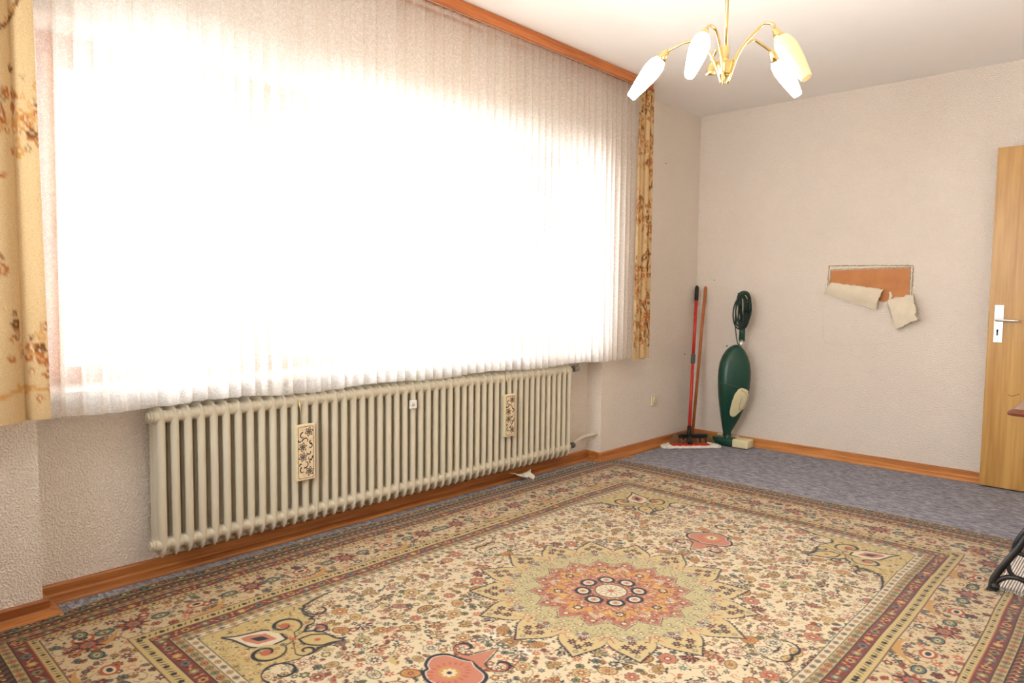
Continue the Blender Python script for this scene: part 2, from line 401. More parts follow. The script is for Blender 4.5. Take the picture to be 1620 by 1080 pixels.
HX, HY = 1.28, 1.79
def paint_rug(res):
    R = random.Random(11); c = Canvas(HX, HY, res, C_['cream'])
    X = c.x[:, None]+0*c.y[None, :]; Y = 0*c.x[:, None]+c.y[None, :]
    # field: vines then flowers
    for x, y in scatter(lambda x, y: True, 4000, .10, R, (0, .76, 0, 1.26)):
        c.line(spiral(x, y, R.uniform(.04, .075), R.random()*6.28, R.uniform(.5, .95), R.choice([-1, 1]), 14), .0011, C_[R.choice(['terra', 'salmon', 'brown', 'green'])])
    fb = (0, .76, 0, 1.26)
    for x, y in scatter(lambda x, y: True, 3000, .15, R, fb): c.leaf(x, y, R.random()*6.28, R.uniform(.05, .08), R.uniform(.008, .014), C_[R.choice(['gold', 'white', 'olive', 'salmon', 'gold'])], .2)
    bigs = scatter(lambda x, y: True, 12000, .070, R, fb)
    free = lambda x, y, d: all((x-a)**2+(y-b)**2 > d*d for a, b in bigs)
    for x, y in scatter(lambda x, y: free(x, y, .031), 24000, .0245, R, fb): motif(c, x, y, R.uniform(.009, .017), R)
    for x, y in bigs: bloom(c, x, y, R.uniform(.022, .034), R)
    for x, y in scatter(lambda x, y: True, 9000, .022, R, fb): c.disc(x, y, R.uniform(.0014, .0028), C_[R.choice(['navy', 'terra', 'wine', 'green', 'brown'])])
    # corner piece (yellow ground, dark scrolls)
    def arc(cx, cy, r, a0, a1, n=12): return [(cx+r*math.cos(math.radians(a0+(a1-a0)*k/n)), cy+r*math.sin(math.radians(a0+(a1-a0)*k/n))) for k in range(n+1)]
    edge = [(.728, .730), (.716, .80), (.694, .868)]+arc(.635, .842, .056, 30, 130, 10)+[(.592, .905)]+arc(.590, .925, .035, 250, 170, 5)+arc(.46, .985, .07, -20, -120, 5) \
        + [(.40, .885), (.395, .93), (.40, .975)]+arc(.425, 1.01, .035, -130, -200, 4)+[(.385, 1.06), (.398, 1.10), (.41, 1.13)]+arc(.355, 1.135, .056, -10, 110, 8)+[(.29, 1.20), (.25, 1.215), (.217, 1.228)]
    reg = edge+[(.217, 1.26), (.76, 1.26), (.76, .73)]
    c.poly(reg, C_['gold']*1.0)
    for x, y in scatter(lambda x, y: x > .38 or y > 1.16, 5000, .034, R, (.22, .74, .74, 1.24)):
        ins = False
        for k in range(len(reg)):
            (x1, y1), (x2, y2) = reg[k], reg[(k+1) % len(reg)]
            if y1 != y2 and (y1 > y) != (y2 > y) and x < (x2-x1)*(y-y1)/(y2-y1)+x1: ins = not ins
        if ins: motif(c, x, y, R.uniform(.007, .013), R)
    for k in range(900):
        x, y = R.uniform(.40, .72), R.uniform(.76, 1.22)
        if (x-.40)*.9+(y-.76)*.62 > .20: c.leaf(x, y, R.random()*6.3, .012, .0018, C_[R.choice(['olive', 'ochre', 'brown', 'green', 'pale'])])
    tp = lambda t: .45+.9*math.sin(PI*t)
    for k in range(len(edge)-1): c.line([edge[k], edge[k+1]], .0038+.0018*math.sin(k*.7), C_['navy'])
    c.line(spiral(.635, .842, .056, .5, .75, 1), .0036, C_['navy'], tp); c.line(spiral(.355, 1.135, .056, 0, .75, -1), .0036, C_['navy'], tp)
    cx, cy = .509, 1.013
    d = math.atan2(1.169-cy, .677-cx)                      # towards the corner
    ex, ey = math.cos(d), math.sin(d); nx, ny = -ey, ex
    P = lambda a, b: (cx+a*ex+b*nx, cy+a*ey+b*ny)
    bud = [P(.02, 0), P(.06, .045), P(.11, .055), P(.15, .035), P(.19, .012), P(.228, 0), P(.19, -.012), P(.15, -.035), P(.11, -.055), P(.06, -.045)]
    bud = [tuple(p) for p in smoothpath(bud, 4)]; c.poly(bud, C_['pale']); c.poly([P(.05, 0), P(.10, .034), P(.15, .018), P(.17, 0), P(.15, -.018), P(.10, -.034)], C_['salmon'])
    c.poly([P(.075, 0), P(.105, .016), P(.14, 0), P(.105, -.016)], C_['navy'])
    c.line(bud+[bud[0]], .0042, C_['navy'])
    bud2 = [P(-.02, 0), P(-.05, .03), P(-.10, .036), P(-.13, .016), P(-.165, 0), P(-.13, -.016), P(-.10, -.036), P(-.05, -.03)]
    bud2 = [tuple(p) for p in smoothpath(bud2, 4)]; c.poly(bud2, C_['gold']); c.line(bud2+[bud2[0]], .004, C_['navy']); c.disc(*P(-.08, 0), .010, C_['terra'])
    for sg in (1, -1):
        x, y = P(.055, sg*.085); c.disc(x, y, .050, C_['gold']); c.disc(x, y, .018, C_['terra'])
        c.line([P(-.01, 0)]+spiral(x, y, .062, d-sg*2.4, 1.15, -sg), .0046, C_['navy'], tp)
        x2, y2 = P(-.065, sg*.07); c.line([P(.0, 0)]+spiral(x2, y2, .034, d+sg*.6, 1.1, sg), .0038, C_['navy'], tp)
        for q in range(4): u, v = P(.03+.05*(q % 2), sg*(.06+.025*(q//2))); c.ring(u, v, .006, .0014, C_[['wine', 'teal', 'terra', 'navy'][q]])
    c.disc(cx, cy, .011, C_['terra'])
    # pendants on the long axis (salmon palmette with two scrolls)
    lob = [(0, .705), (.03, .72), (.085, .735), (.105, .775), (.085, .815), (.06, .83), (.055, .85), (.03, .866), (0, .872)]
    lob = [tuple(p) for p in smoothpath(lob, 6)]; c.poly([(0, .70)]+lob+[(0, .88)], C_['salmon']); c.ell(0, .80, .035, .03, 0, C_['ochre']); c.lobes(0, .80, .024, 8, .3, 0, C_['cream']); c.disc(0, .80, .008, C_['navy'])
    c.line(lob, .0062, C_['navy']); c.line([(x*.93, .79+(y-.79)*.93) for x, y in lob], .0012, C_['white'])
    for k in range(9): a = -1.3+k*.32; c.leaf(.062*math.cos(a)*.6, .80+.05*math.sin(a), a, .022, .004, C_['terra'])
    c.poly([(0, .60), (.012, .64), (.03, .69), (.07, .70), (.04, .715), (0, .705)], C_['salmon'])
    c.line([(0, .595), (.02, .64), (.035, .69)]+spiral(.075, .665, .042, 2.3, .95, -1), .0046, C_['navy'], tp)
    c.line(spiral(.075, .665, .047, 2.3, .6, -1), .003, C_['terra'])
    # pendant scrolls near the sides
    c.line(spiral(.04, .985, .045, 3.4, .8, 1), .0038, C_['navy'], tp)
    c.line(spiral(.64, .02, .06, 2.4, .9, -1), .0036, C_['navy'], tp)
    # medallion
    rr = np.hypot(X, Y); th = np.arctan2(Y, X); seg = PI/8
    s_ = abs(((th/seg+.5) % 1)-.5)*2                          # 0 at a tip, 1 at a valley
    ogee = lambda v, b, t: v+b*np.sqrt(np.clip(1-s_**2, 0, 1))+t*(1-s_)**3
    ser = .0022*np.sign(np.sin(rr*520))*(s_ > .12)
    def fill(mask_sd, col):
        a = np.clip(.5-mask_sd/res, 0, 1)[..., None]; c.img += (np.asarray(col)-c.img)*a
    o1 = ogee(.385, .085, .048)
    fill(rr-o1-.0095-ser*1.5, C_['navy']); fill(rr-o1+.0005, lin((198, 174, 124)))
    fill(rr-ogee(.335, .05, .03), lin((182, 168, 122)))
    o2b = ogee(.33, .045, .02)
    fill(abs(rr-o2b)-.0012, C_['salmon'])
    for k in range(-1, 10):
        a = (k+.5)*seg
        for rad in (.41, .44):
            pass
        for g in (-1, 1): c.leaf(.36*math.cos(a), .36*math.sin(a), a+g*.5, .055, .0035, C_['salmon'])
        a = k*seg; T = (-math.sin(a), math.cos(a)); E = (math.cos(a), math.sin(a))
        def q(rad, off): return rad*E[0]+off*T[0], rad*E[1]+off*T[1]
        for rad, off, col in ((.455, 0, 'navy'), (.428, .026, 'navy'), (.428, -.026, 'navy'), (.40, 0, 'wine')):
            x, y = q(rad, off)
            for j in range(6): c.leaf(x, y, a+j*PI/3, .018, .0042, C_[col])
            c.disc(x, y, .0045, C_['salmon'])
        c.lobes(*q(.485, 0), .010, 6, .3, a, C_['teal']); c.disc(*q(.485, 0), .005, C_['gold'])
        x, y = q(.365, 0)
        for j in range(9): c.leaf(x, y, a+(j-4)*.38, .030, .0040, C_['navy']); c.leaf(x, y, a+(j-4)*.38+.12, .028, .003, C_['white'])
        c.disc(x, y, .009, C_['salmon']); c.ring(x, y, .009, .0018, C_['navy'])
        for off, rad in ((.042, .335), (-.042, .335), (.055, .365), (-.055, .365), (.03, .31), (-.03, .31)):
            c.lobes(*q(rad, off), .010, 5, .3, 0, C_['brown']); c.lobes(*q(rad, off), .0068, 5, .3, 0, C_['pale'])
        for j in range(14): c.leaf(*q(R.uniform(.34, .47), R.uniform(-.045, .045)), R.random()*6.3, .014, .0026, C_[R.choice(['rust', 'navy', 'teal', 'brown', 'salmon'])])
        for off in (-.012, .012): c.ring(*q(.44, off*1.6), .0065, .0016, C_['wine'])
    o2 = ogee(.238, .038, .028)
    fill(rr-o2-.0045-ser*.7, C_['navy']); fill(rr-o2+.0005, C_['pale']); fill(rr-o2+.0035, C_['salmon']*.80)
    fill(rr-ogee(.185, .04, .02), C_['ochre']*1.1); fill(rr-ogee(.15, .03, .02), C_['salmon']*.85)
    fill(abs(rr-ogee(.125, .03, .02))-.004, C_['gold'])
    for k in range(-1, 10):
        a = k*seg; E = (math.cos(a), math.sin(a)); T = (-E[1], E[0])
        q = lambda rad, off: (rad*E[0]+off*T[0], rad*E[1]+off*T[1])
        c.lobes(*q(.262, 0), .013, 6, .3, a, C_['navy']); c.lobes(*q(.262, 0), .009, 6, .3, a, C_['cream'])
        if k % 2 == 0:
            c.lobes(*q(.195, 0), .020, 8, .45, a, C_['navy']); c.disc(*q(.195, 0), .010, C_['cream'])
        else:
            for j in range(9): c.leaf(*q(.205, 0), a+(j-4)*.4, .028, .0035, C_['white']); c.leaf(*q(.205, 0), a+(j-4)*.4+.15, .026, .0022, C_['navy'])
            c.disc(*q(.205, 0), .010, C_['salmon'])
        for off in (-.03, .03): c.ring(*q(.232, off), .006, .0016, C_['wine'])
    for x, y in scatter(lambda x, y: x*x+y*y < .27**2, 6000, .013, R, (0, .28, 0, .28)):
        c.leaf(x, y, math.atan2(y, x)+R.uniform(-.8, .8), .013, .0022, C_[R.choice(['gold', 'cream', 'rust', 'wine', 'terra', 'navy', 'pale'])])
    for x, y in scatter(lambda x, y: .30**2 < x*x+y*y < .40**2, 9000, .014, R, (0, .5, 0, .5)):
        c.leaf(x, y, R.random()*6.3, .012, .0020, C_[R.choice(['gold', 'pale', 'teal', 'brown', 'green', 'navy'])])
    for k in range(-1, 5):
        a = k*PI/4; x, y = .103*math.cos(a), .103*math.sin(a)
        c.ell(x, y, .031, .035, a, C_['navy']); c.ell(x, y, .019, .022, a, C_['white']); c.ell(x, y, .016, .019, a, C_['pale']); c.disc(x, y, .0075, C_['terra']); c.ring(x, y, .0115, .0012, C_['brown'])
        a += PI/8; c.disc(.085*math.cos(a), .085*math.sin(a), .011, C_['wine']); c.disc(.085*math.cos(a), .085*math.sin(a), .006, C_['salmon'])
    fill(rr-.060, C_['navy']); fill(rr-.056, C_['pale'])
    for k in range(-1, 6):
        a = k*PI/5; c.leaf(.01*math.cos(a), .01*math.sin(a), a, .044, .010, C_['brown']); c.leaf(.012*math.cos(a), .012*math.sin(a), a, .040, .0078, C_['pale'])
    c.disc(0, 0, .010, C_['terra'])
    # borders, nested frames measured from the edge
    kY = .553/.565
    d_ = np.minimum(HX-X, (HY-Y)*kY)
    side = (HX-X) <= (HY-Y)*kY
    along = np.where(side, Y, X)
    def band(a0, a1, col):
        m = (d_ <= a0) & (d_ > a1); c.img[m] = col
    def rule(a, w, col):
        fill(abs(d_-a)-w, C_[col])
    band(.553, .523, C_['pale']*.92); band(.523, .490, C_['olive']*.9); band(.490, .447, C_['red']*1.15); band(.447, .400, C_['gold']*.95)
    band(.400, .208, C_['cream']*np.array([.86, .80, .72])); band(.208, .180, C_['gold']*.95); band(.180, .136, C_['red']); band(.136, .105, C_['gold']*.85)
    band(.105, .060, C_['brown']*.8); band(.060, .008, C_['olive']*.62); band(.008, -.1, C_['pale'])
    inner = along
    def each(a, pitch, fn):
        """call fn(x, y, along-angle, index) at a steady pitch round the frame at distance a"""
        L1 = HY-a/kY; n = int(L1/pitch)
        for i in range(-1, n+1): fn(HX-a, min((i+.5)*pitch, L1), PI/2, i)
        L2 = HX-a; n = int(L2/pitch)
        for i in range(-1, n+1): fn(min((i+.5)*pitch, L2), HY-a/kY, 0.0, i)
    # main border flowers
    mk = ((d_ <= .398) & (d_ > .210)).astype(float); c.mask = mk
    def inb(x, y): dd = min(HX-x, (HY-y)*kY); return .215 < dd < .395
    for x, y in scatter(inb, 9000, .075, R, (0, HX, 0, HY)): c.line(spiral(x, y, .05, R.random()*6.28, .8, R.choice([-1, 1]), 12), .0014, C_[R.choice(['brown', 'ochre', 'green'])])
    for x, y in scatter(inb, 40000, .031, R, (0, HX, 0, HY)): motif(c, x, y, R.uniform(.012, .021), R, True)
    for x, y in scatter(inb, 30000, .022, R, (0, HX, 0, HY)): c.disc(x, y, R.uniform(.002, .004), C_[R.choice(['wine', 'terra', 'green', 'navy', 'rust'])])
    def big(x, y, a, i):
        ca, sa = math.cos(a), math.sin(a)
        if i % 2 == 0:
            for j in range(11): c.leaf(x, y, a+j*2*PI/11, .055, .007, C_['wine' if j % 2 else 'rust'])
            c.lobes(x, y, .030, 8, .3, 0, C_['navy']); c.lobes(x, y, .023, 8, .3, 0, C_['terra']); c.disc(x, y, .010, C_['teal'])
            for g in (-1, 1):
                u, v = x+g*.085*ca, y+g*.085*sa; c.ell(u, v, .030, .022, a, C_['navy']); c.ell(u, v, .025, .017, a, C_['teal']); c.ell(u, v, .014, .009, a, C_['gold']); c.disc(u, v, .005, C_['wine'])
        else:
            c.leaf(x-.10*ca, y-.10*sa, a+.35, .19, .012, C_['ochre'], .28)
            for j in range(9):
                t = -1.3+2.6*j/8; u = x+.065*math.sin(t)*ca-.065*math.cos(t)*sa; v = y+.065*math.sin(t)*sa+.065*math.cos(t)*ca
                c.lobes(u, v, .0095, 6, .2, 0, C_['wine']); c.disc(u, v, .005, C_['salmon' if j % 2 else 'teal'])
            c.ell(x, y, .034, .026, a, C_['rust']); c.ell(x, y, .024, .016, a, C_['cream']); c.ell(x, y, .015, .009, a, C_['navy'])
    each(.304, .205, big); c.mask = None
    # gold guards: alternating bar and bud
    def glyph(w, col):
        def f(x, y, a, i):
            if i % 3 == 0: c.lobes(x, y, w*.30, 5, .3, 0, col)
            else: c.leaf(x-w*.36*math.cos(a+1.15), y-w*.36*math.sin(a+1.15), a+1.15, w*.72, w*.075, col)
        return f
    each(.4235, .0185, glyph(.034, C_['black'])); each(.194, .0185, glyph(.024, C_['black']))
    def vine(a, w, cols):
        def f(x, y, an, i):
            c.lobes(x, y, w*.36, 6, .3, i, C_[cols[i % len(cols)]]); c.lobes(x, y, w*.17, 5, .3, i, C_['navy' if i % 2 else 'gold'])
            u, v = x+w*.75*math.cos(an), y+w*.75*math.sin(an)
            c.leaf(u, v, an+1.2+i, w*.42, w*.10, C_['ochre']); c.leaf(u, v, an+4.0+i, w*.42, w*.10, C_['salmon']); c.leaf(u, v, an-1+i, w*.35, w*.08, C_['navy'])
        each(a, w*1.5, f)
    vine(.4685, .042, ['teal', 'ochre', 'green']); vine(.158, .042, ['teal', 'green', 'ochre'])
    def round_(w, f1):
        def f(x, y, an, i):
            c.ring(x, y, w*.34, w*.07, C_['brown']); c.disc(x, y, w*.26, C_[f1[i % len(f1)]]); c.disc(x, y, w*.1, C_['navy'])
            for g in (-.52, .52): c.leaf(x+g*w*math.cos(an)-w*.3*math.sin(an)*-1, y+g*w*math.sin(an)-w*.3*math.cos(an), an+PI/2, w*.6, w*.05, C_['rust'])
        return f
    each(.5065, .036, round_(.030, ['terra', 'teal', 'green'])); each(.538, .040, round_(.024, ['teal', 'ochre']))
    each(.1205, .034, round_(.028, ['teal', 'terra', 'green']))
    def zig(x, y, an, i):
        c.leaf(x, y, an+.8, .036, .0055, C_['black']); c.leaf(x, y, an-.8, .036, .0055, C_['black']); c.leaf(x, y, an+2.4, .030, .004, C_['terra']); c.disc(x+.012*math.cos(an), y+.012*math.sin(an), .005, C_['gold'])
    each(.083, .030, zig)
    def outer(x, y, an, i):
        c.lobes(x, y, .018, 5, .35, i, C_['black' if i % 2 else 'wine']); c.disc(x, y, .0085, C_[['terra', 'gold', 'teal'][i % 3]])
        c.leaf(x+.018*math.cos(an), y+.018*math.sin(an), an+1.6+i, .022, .005, C_['rust']); c.leaf(x+.018*math.cos(an), y+.018*math.sin(an), an-1.6+i, .022, .005, C_['navy'])
    each(.034, .034, outer)
    for a, w, col in ((.553, .0016, 'black'), (.523, .0016, 'brown'), (.490, .002, 'black'), (.447, .0016, 'navy'), (.400, .002, 'wine'), (.408, .0012, 'gold'), (.441, .001, 'gold'),
                      (.208, .002, 'wine'), (.180, .0016, 'rust'), (.136, .002, 'black'), (.105, .0024, 'black'), (.060, .002, 'black')): rule(a, w, col)
    return c.img

# ------------------------------------------------------------------ room shell
H = 2.5; XR = 3.0; YB = -5.75; ND = .12; NY0, NY1 = -4.43, -1.24
for g_, l_ in ((box(-.35, 0, NY1, .25, 0, H), 'white woodchip window wall between the window and the far corner'), (box(-.35, 0, YB-.1, NY0, 0, H), 'white woodchip window wall near the viewer, left of the radiator niche'),
               (box(-.35, -ND, NY0, NY1, 0, .735), 'recessed white wall behind the radiator'), (box(-.35, 0, NY0, NY1, 2.012, H), 'white wall strip above the window')):
    tag(put('wall_left', g_, M['wall']), kind='structure', label=l_)
tag(put('wall_back', box(-.35, XR+.2, 0, .25, 0, H), M['wall']), kind='structure', label='far white woodchip wall with torn wallpaper patch')
tag(put('wall_right', box(XR, XR+.2, YB-.1, 0, 0, H), M['wall']), kind='structure', label='white woodchip wall on the right')
wn = join(box(-.35, .6, YB-.25, YB, 0, H), box(2.0, XR+.2, YB-.25, YB, 0, H), box(.6, 2.0, YB-.25, YB, 0, 1.05), box(.6, 2.0, YB-.25, YB, 2.15, H))  # opening cut for the added window
tag(put('wall_near', wn, M['wall']), kind='structure', label='white wall behind the viewer with an added second window')
tag(put('floor', box(-.35, XR+.2, YB-.25, .25, -.1, 0), M['carpet']), kind='structure', label='blue grey needle felt carpet floor')
tag(put('ceiling', box(-.35, XR+.2, YB-.25, .25, H, H+.1), M['ceiling']), kind='structure', label='plain white ceiling')

prof = [(0, 0), (.052, 0), (.052, .006), (.048, .013), (.038, .018), (.020, .022), (.016, .028), (.016, .056), (.012, .061), (0, .061)]
def skirting(path, side):
    P = [np.array(p, float) for p in path]; rings = []
    for i, p in enumerate(P):
        def nrm(a, b): d = b-a; d /= np.linalg.norm(d); return np.array([d[1], -d[0]])*side
        n1 = nrm(P[max(i-1, 0)], P[max(i, 1)]); n2 = nrm(P[min(i, len(P)-2)], P[min(i+1, len(P)-1)])
        m = n1+n2; m = m/(m@n1) if abs(m@n1) > 1e-6 else n1
        rings.append([(p[0]+m[0]*d, p[1]+m[1]*d, z) for d, z in prof])
    return loft(rings)
bl = skirting([(0, YB), (0, NY0), (-ND, NY0), (-ND, NY1), (0, NY1), (0, 0)], 1)
tag(put('baseboard_left', bl, M['base']), kind='structure', label='reddish brown wooden baseboard along the window wall')
tag(put('baseboard_back', skirting([(0, 0), (XR, 0)], 1), M['base_x']), kind='structure', label='orange brown wooden baseboard along the far wall')
tag(put('baseboard_right', skirting([(XR, 0), (XR, YB)], 1), M['base']), kind='structure', label='wooden baseboard along the right wall')

# window: wooden frame with mullions, three panes, sill
wx0, wx1 = -.27, -.20; wy0, wy1 = NY0, NY1; gz0, gz1 = .762, 2.012
def window_parts():
    o = put('window_1', join(box(wx0, wx1, wy0, wy0+.085, gz0, gz1), box(wx0, wx1, wy1-.085, wy1, gz0, gz1),
             box(wx0, wx1, wy0+.085, wy1-.085, gz1-.07, gz1), box(wx0, wx1, wy0+.085, wy1-.085, gz0, gz0+.03)), M['frame'])
    tag(o, 'wide orange brown wooden window behind the sheer curtain', None, None, 'structure')
    cuts = [wy0+.085, -3.58, -1.84, wy1-.085]
    for m in cuts[1:-1]: put('window_mullion', box(wx0, wx1, m-.035, m+.035, gz0+.03, gz1-.07), M['frame'], o)
    for a, b in zip(cuts[:-1], cuts[1:]):
        a += .035 if a != cuts[0] else 0; b -= .035 if b != cuts[-1] else 0
        s = put('window_sash', join(box(wx0+.01, wx1+.015, a, a+.05, gz0+.03, gz1-.07, .004), box(wx0+.01, wx1+.015, b-.05, b, gz0+.03, gz1-.07, .004),
                box(wx0+.01, wx1+.015, a+.05, b-.05, gz1-.12, gz1-.07, .004), box(wx0+.01, wx1+.015, a+.05, b-.05, gz0+.03, gz0+.065, .004)), M['frame'], o)
        put('window_pane', box(-.240, -.234, a+.05, b-.05, gz0+.065, gz1-.12), M['glass'], s)
    put('window_handle', join(box(-.184, -.172, -3.50, -3.47, 1.33, 1.43, .004), box(-.172, -.155, -3.495, -3.475, 1.36, 1.375, .003), box(-.160, -.148, -3.497, -3.473, 1.25, 1.38, .004)), M['chrome'], o)
window_parts()
tag(put('trim_1', box(-.27, .035, NY0+.002, NY1-.002, .735, .762, .006), M['sill']), kind='structure', label='pale stone window sill above the radiator')
o = put('added_window_2', join(box(.6, .68, YB-.18, YB-.11, 1.05, 2.15), box(1.92, 2.0, YB-.18, YB-.11, 1.05, 2.15), box(.68, 1.92, YB-.18, YB-.11, 1.05, 1.13),
        box(.68, 1.92, YB-.18, YB-.11, 2.07, 2.15), box(1.27, 1.33, YB-.18, YB-.11, 1.13, 2.07)), M['frame'])
tag(o, 'added wooden window behind the viewer for fill light', None, None, 'structure')  # invented window, added to brighten the near side of the room
for a, b in ((.68, 1.27), (1.33, 1.92)): put('window_pane', box(a, b, YB-.15, YB-.144, 1.13, 2.07), M['glass'], o)

# ------------------------------------------------------------------ curtain valance
v = root('curtain_valance', (.11, -3.3, 2.45), 'long reddish brown wooden curtain valance at the ceiling above the window', 'valance')
put('front_board', box(.185, .205, YB+.02, -1.018, 2.445, H-.001, .003), M['valance'], v, label='reddish brown front board')
put('top_board', box(.002, .185, YB+.02, -1.02, 2.489, H-.001), M['valance'], v)
for x in (.07, .13, .165): put('curtain_track', box(x-.006, x+.006, YB+.05, -.96, H-.024, H-.011), M['white'], v, label='white curtain track')

# ------------------------------------------------------------------ sheer curtain
def fold_curve(y0, y1, pitch, amp, over, x0, R, sub=12):
    """plan of a pleated cloth: (x, y, unrolled length) samples; pleats fold back over themselves"""
    n = int(round((y1-y0)/pitch)); pts = []; L = 0; last = None
    jit = [R.uniform(-.20, .20) for _ in range(n+1)]; am = [R.uniform(.6, 1.45) for _ in range(n+1)]
    for i in range(n*sub+1):
        t = i/sub; k = min(int(t), n-1); f = t-k
        a = am[k]*(1-f)+am[k+1]*f; j = jit[k]*(1-f)+jit[k+1]*f
        pts.append((t, a, j))
    return pts, n
def hanging(name, y0, y1, pitch, amp, over, x0, z0, z1, mat, label, cat, R, nz=40, sub=12, hem=None, painter=None, parent=None, flare=0.0):
    pts, n = fold_curve(y0, y1, pitch, amp, over, x0, R, sub)
    V = []; UV = []; zs = [z1+(z0-z1)*k/(nz-1) for k in range(nz)]
    ph = [R.uniform(0, 6) for _ in range(4)]
    run = 0; lastp = None; runs = []
    for t, a, j in pts:
        p = (x0+amp*a*math.cos(2*PI*t), y0+(t+j+over*math.sin(2*PI*t))*pitch)
        if lastp: run += math.hypot(p[0]-lastp[0], p[1]-lastp[1])
        lastp = p; runs.append(run)
    for (t, a, j), L in zip(pts, runs):
        for z in zs:
            w = (z1-z)/(z1-z0); g = .78+.22*w
            y = y0+(t+j*(.4+.6*w)+over*a*g*math.sin(2*PI*t)+.10*w*math.sin(t*.9+ph[0]))*pitch
            y += flare*w*(1-2*(t/n))
            x = x0+amp*a*g*math.cos(2*PI*t+.25*w*math.sin(t*.37+ph[1]))+.006*w*math.sin(t*.21+ph[2])
            zz = z if z > z0+1e-6 else z0+.006*math.sin(t*.5+ph[3])
            V.append((x, y, zz)); UV.append((L, z))
    F = grid(len(pts), nz)
    col = painter(np.array(UV)) if painter else None
    o = put(name, (V, F), mat, parent, smooth=True, uv=UV, col=col)
    return o
R = random.Random(3)
o = hanging('sheer_curtain', -4.455, -1.12, .058, .023, .36, .106, .695, 2.474, M['sheer'], '', '', R, nz=30, sub=14)
tag(o, 'wide white lace sheer curtain pleated across the whole window', 'curtain')

def paint_drape(seed, width, strong):
    R = random.Random(seed)
    c = Canvas(width, 1.85, .005, lin((226, 196, 148)))
    br, rd, lt = lin((128, 82, 48)), lin((184, 112, 58)), lin((212, 160, 96))
    for q in range(int(width*16)+4):
        x = R.uniform(0, width); y = R.uniform(0, 1.8)
        P = [(x, y)]; a = R.uniform(.6, 2.4)
        for k in range(14): a += R.uniform(-.35, .35); P.append((P[-1][0]+.03*math.cos(a), P[-1][1]+.03*math.sin(a)))
        c.line(P, .0055, br if R.random() < .6 else lt)
        for p in P[::2]: c.leaf(p[0], p[1], R.random()*6.3, R.uniform(.02, .045), .006, R.choice([br, rd, lt]), .2)
    for q in range(int(width*62*strong)+6):
        x, y = R.uniform(0, width), R.choice([.25, .55, .98, 1.35, 1.68])+R.uniform(-.11, .11)
        for j in range(R.randint(8, 20)):
            u, v = x+R.gauss(0, .035), y+R.gauss(0, .05)
            c.lobes(u, v, R.uniform(.008, .018), 5, .35, R.random(), R.choice([br, rd, rd, lt])); c.disc(u, v, .004, lin((240, 214, 168)))
    def f(uv):
        i = np.clip((uv[:, 0]/c.res).astype(int), 0, c.nx-1); j = np.clip(((uv[:, 1]-.66)/c.res).astype(int), 0, c.ny-1)
        return c.img[i, j]
    return f
R = random.Random(5)
o = hanging('printed_drape', -4.98, -4.475, .105, .020, .16, .158, .700, 2.475, M['print'], '', '', R, nz=190, sub=44, painter=paint_drape(1, 1.2, 1.0), flare=0.0)
tag(o, 'beige floral printed drape hanging at the near left end of the window', 'curtain')
o = hanging('printed_drape', -1.112, -.957, .053, .018, .20, .158, .690, 2.475, M['print'], '', '', R, nz=190, sub=40, painter=paint_drape(2, .7, 2.2))
tag(o, 'narrow orange floral printed drape gathered at the far right end of the window', 'curtain')

# ------------------------------------------------------------------ radiator
XF = .012                                                     # front of the radiator
def lens(cx, hw, ht, z, y0=0, n=16, p=1.35):
    out = []
    for k in range(n):
        a = 2*PI*k/n; ca, sa = math.cos(a), math.sin(a)
        out.append((cx+hw*ca, y0+ht*np.sign(sa)*abs(sa)**p, z))
    return out
def section_geo():
    gs = []
    dp = .108; xc = XF-dp/2
    for cx, hw in ((XF-.0190, .0190), (xc, .0175), (XF-dp+.0190, .0190)):
        gs.append(loft([lens(cx, hw, .0160, z, p=1.3) for z in (.150, .38, .630)], cap=False))
    gs.append(loft([lens(xc, .050, .0055, z) for z in (.150, .38, .630)], cap=False))
    def head(zz):
        return loft([lens(c0, w, t, z, p=1.2) for z, c0, w, t in zz])
    gs.append(head([(.596, xc, .051, .004), (.603, xc, .0535, .0130), (.614, xc, .054, .0200), (.626, xc, .054, .0230), (.641, xc, .054, .0225), (.653, xc-.001, .0525, .0180), (.662, xc-.003, .048, .0125), (.669, xc-.006, .040, .008), (.673, xc-.009, .028, .003)]))
    gs.append(head([(.182, xc, .051, .004), (.175, xc, .0535, .0130), (.163, xc, .054, .0200), (.152, xc, .054, .0230), (.138, xc, .054, .0220), (.122, xc, .0525, .0155), (.108, xc, .047, .009), (.098, xc, .038, .005), (.091, xc, .026, .002)]))
    for z in (.634, .145):
        gs.append(tube([(xc+.024, -.025, z), (xc+.024, -.012, z), (xc+.024, .012, z), (xc+.024, .025, z)], [.0235, .0265, .0265, .0235], 16, False))
        gs.append(tube([(xc+.024, -.0262, z), (xc+.024, -.0238, z)], .0252, 16, True))
    return join(*gs)
rad = root('radiator', (XF-.054, -2.8125, 0), 'long cream enamelled column radiator mounted in the niche under the window', 'radiator')
sg_ = section_geo(); NS = 50; yr0 = -4.0425
V0 = np.array(sg_[0]); V0[:, 0] -= (XF-.054)
sec_me = mesh('section', V0, sg_[1], M['radiator'], True)
for i in range(NS):
    s = bpy.data.objects.new('section', sec_me); COL.objects.link(s); s.parent = rad; s.location = (0, yr0+.05*i+.0065-(-2.8125), 0)
ya = yr0-.0185; yb = yr0+.05*(NS-1)+.0315; xm = XF-.054+.018
for z in (.634, .145):
    put('end_plug', join(tube([(xm, ya-.010, z), (xm, ya+.006, z)], .024, 20), tube([(xm, ya-.018, z), (xm, ya-.010, z)], .019, 6)), M['radiator'], rad, label='round cream end plug')
for y in (-3.72, -2.82, -1.92): [put('wall_bracket', box(-ND+.001, XF-.10, y-.012, y+.012, z, z+.03), M['radiator'], rad) for z in (.30, .56)]
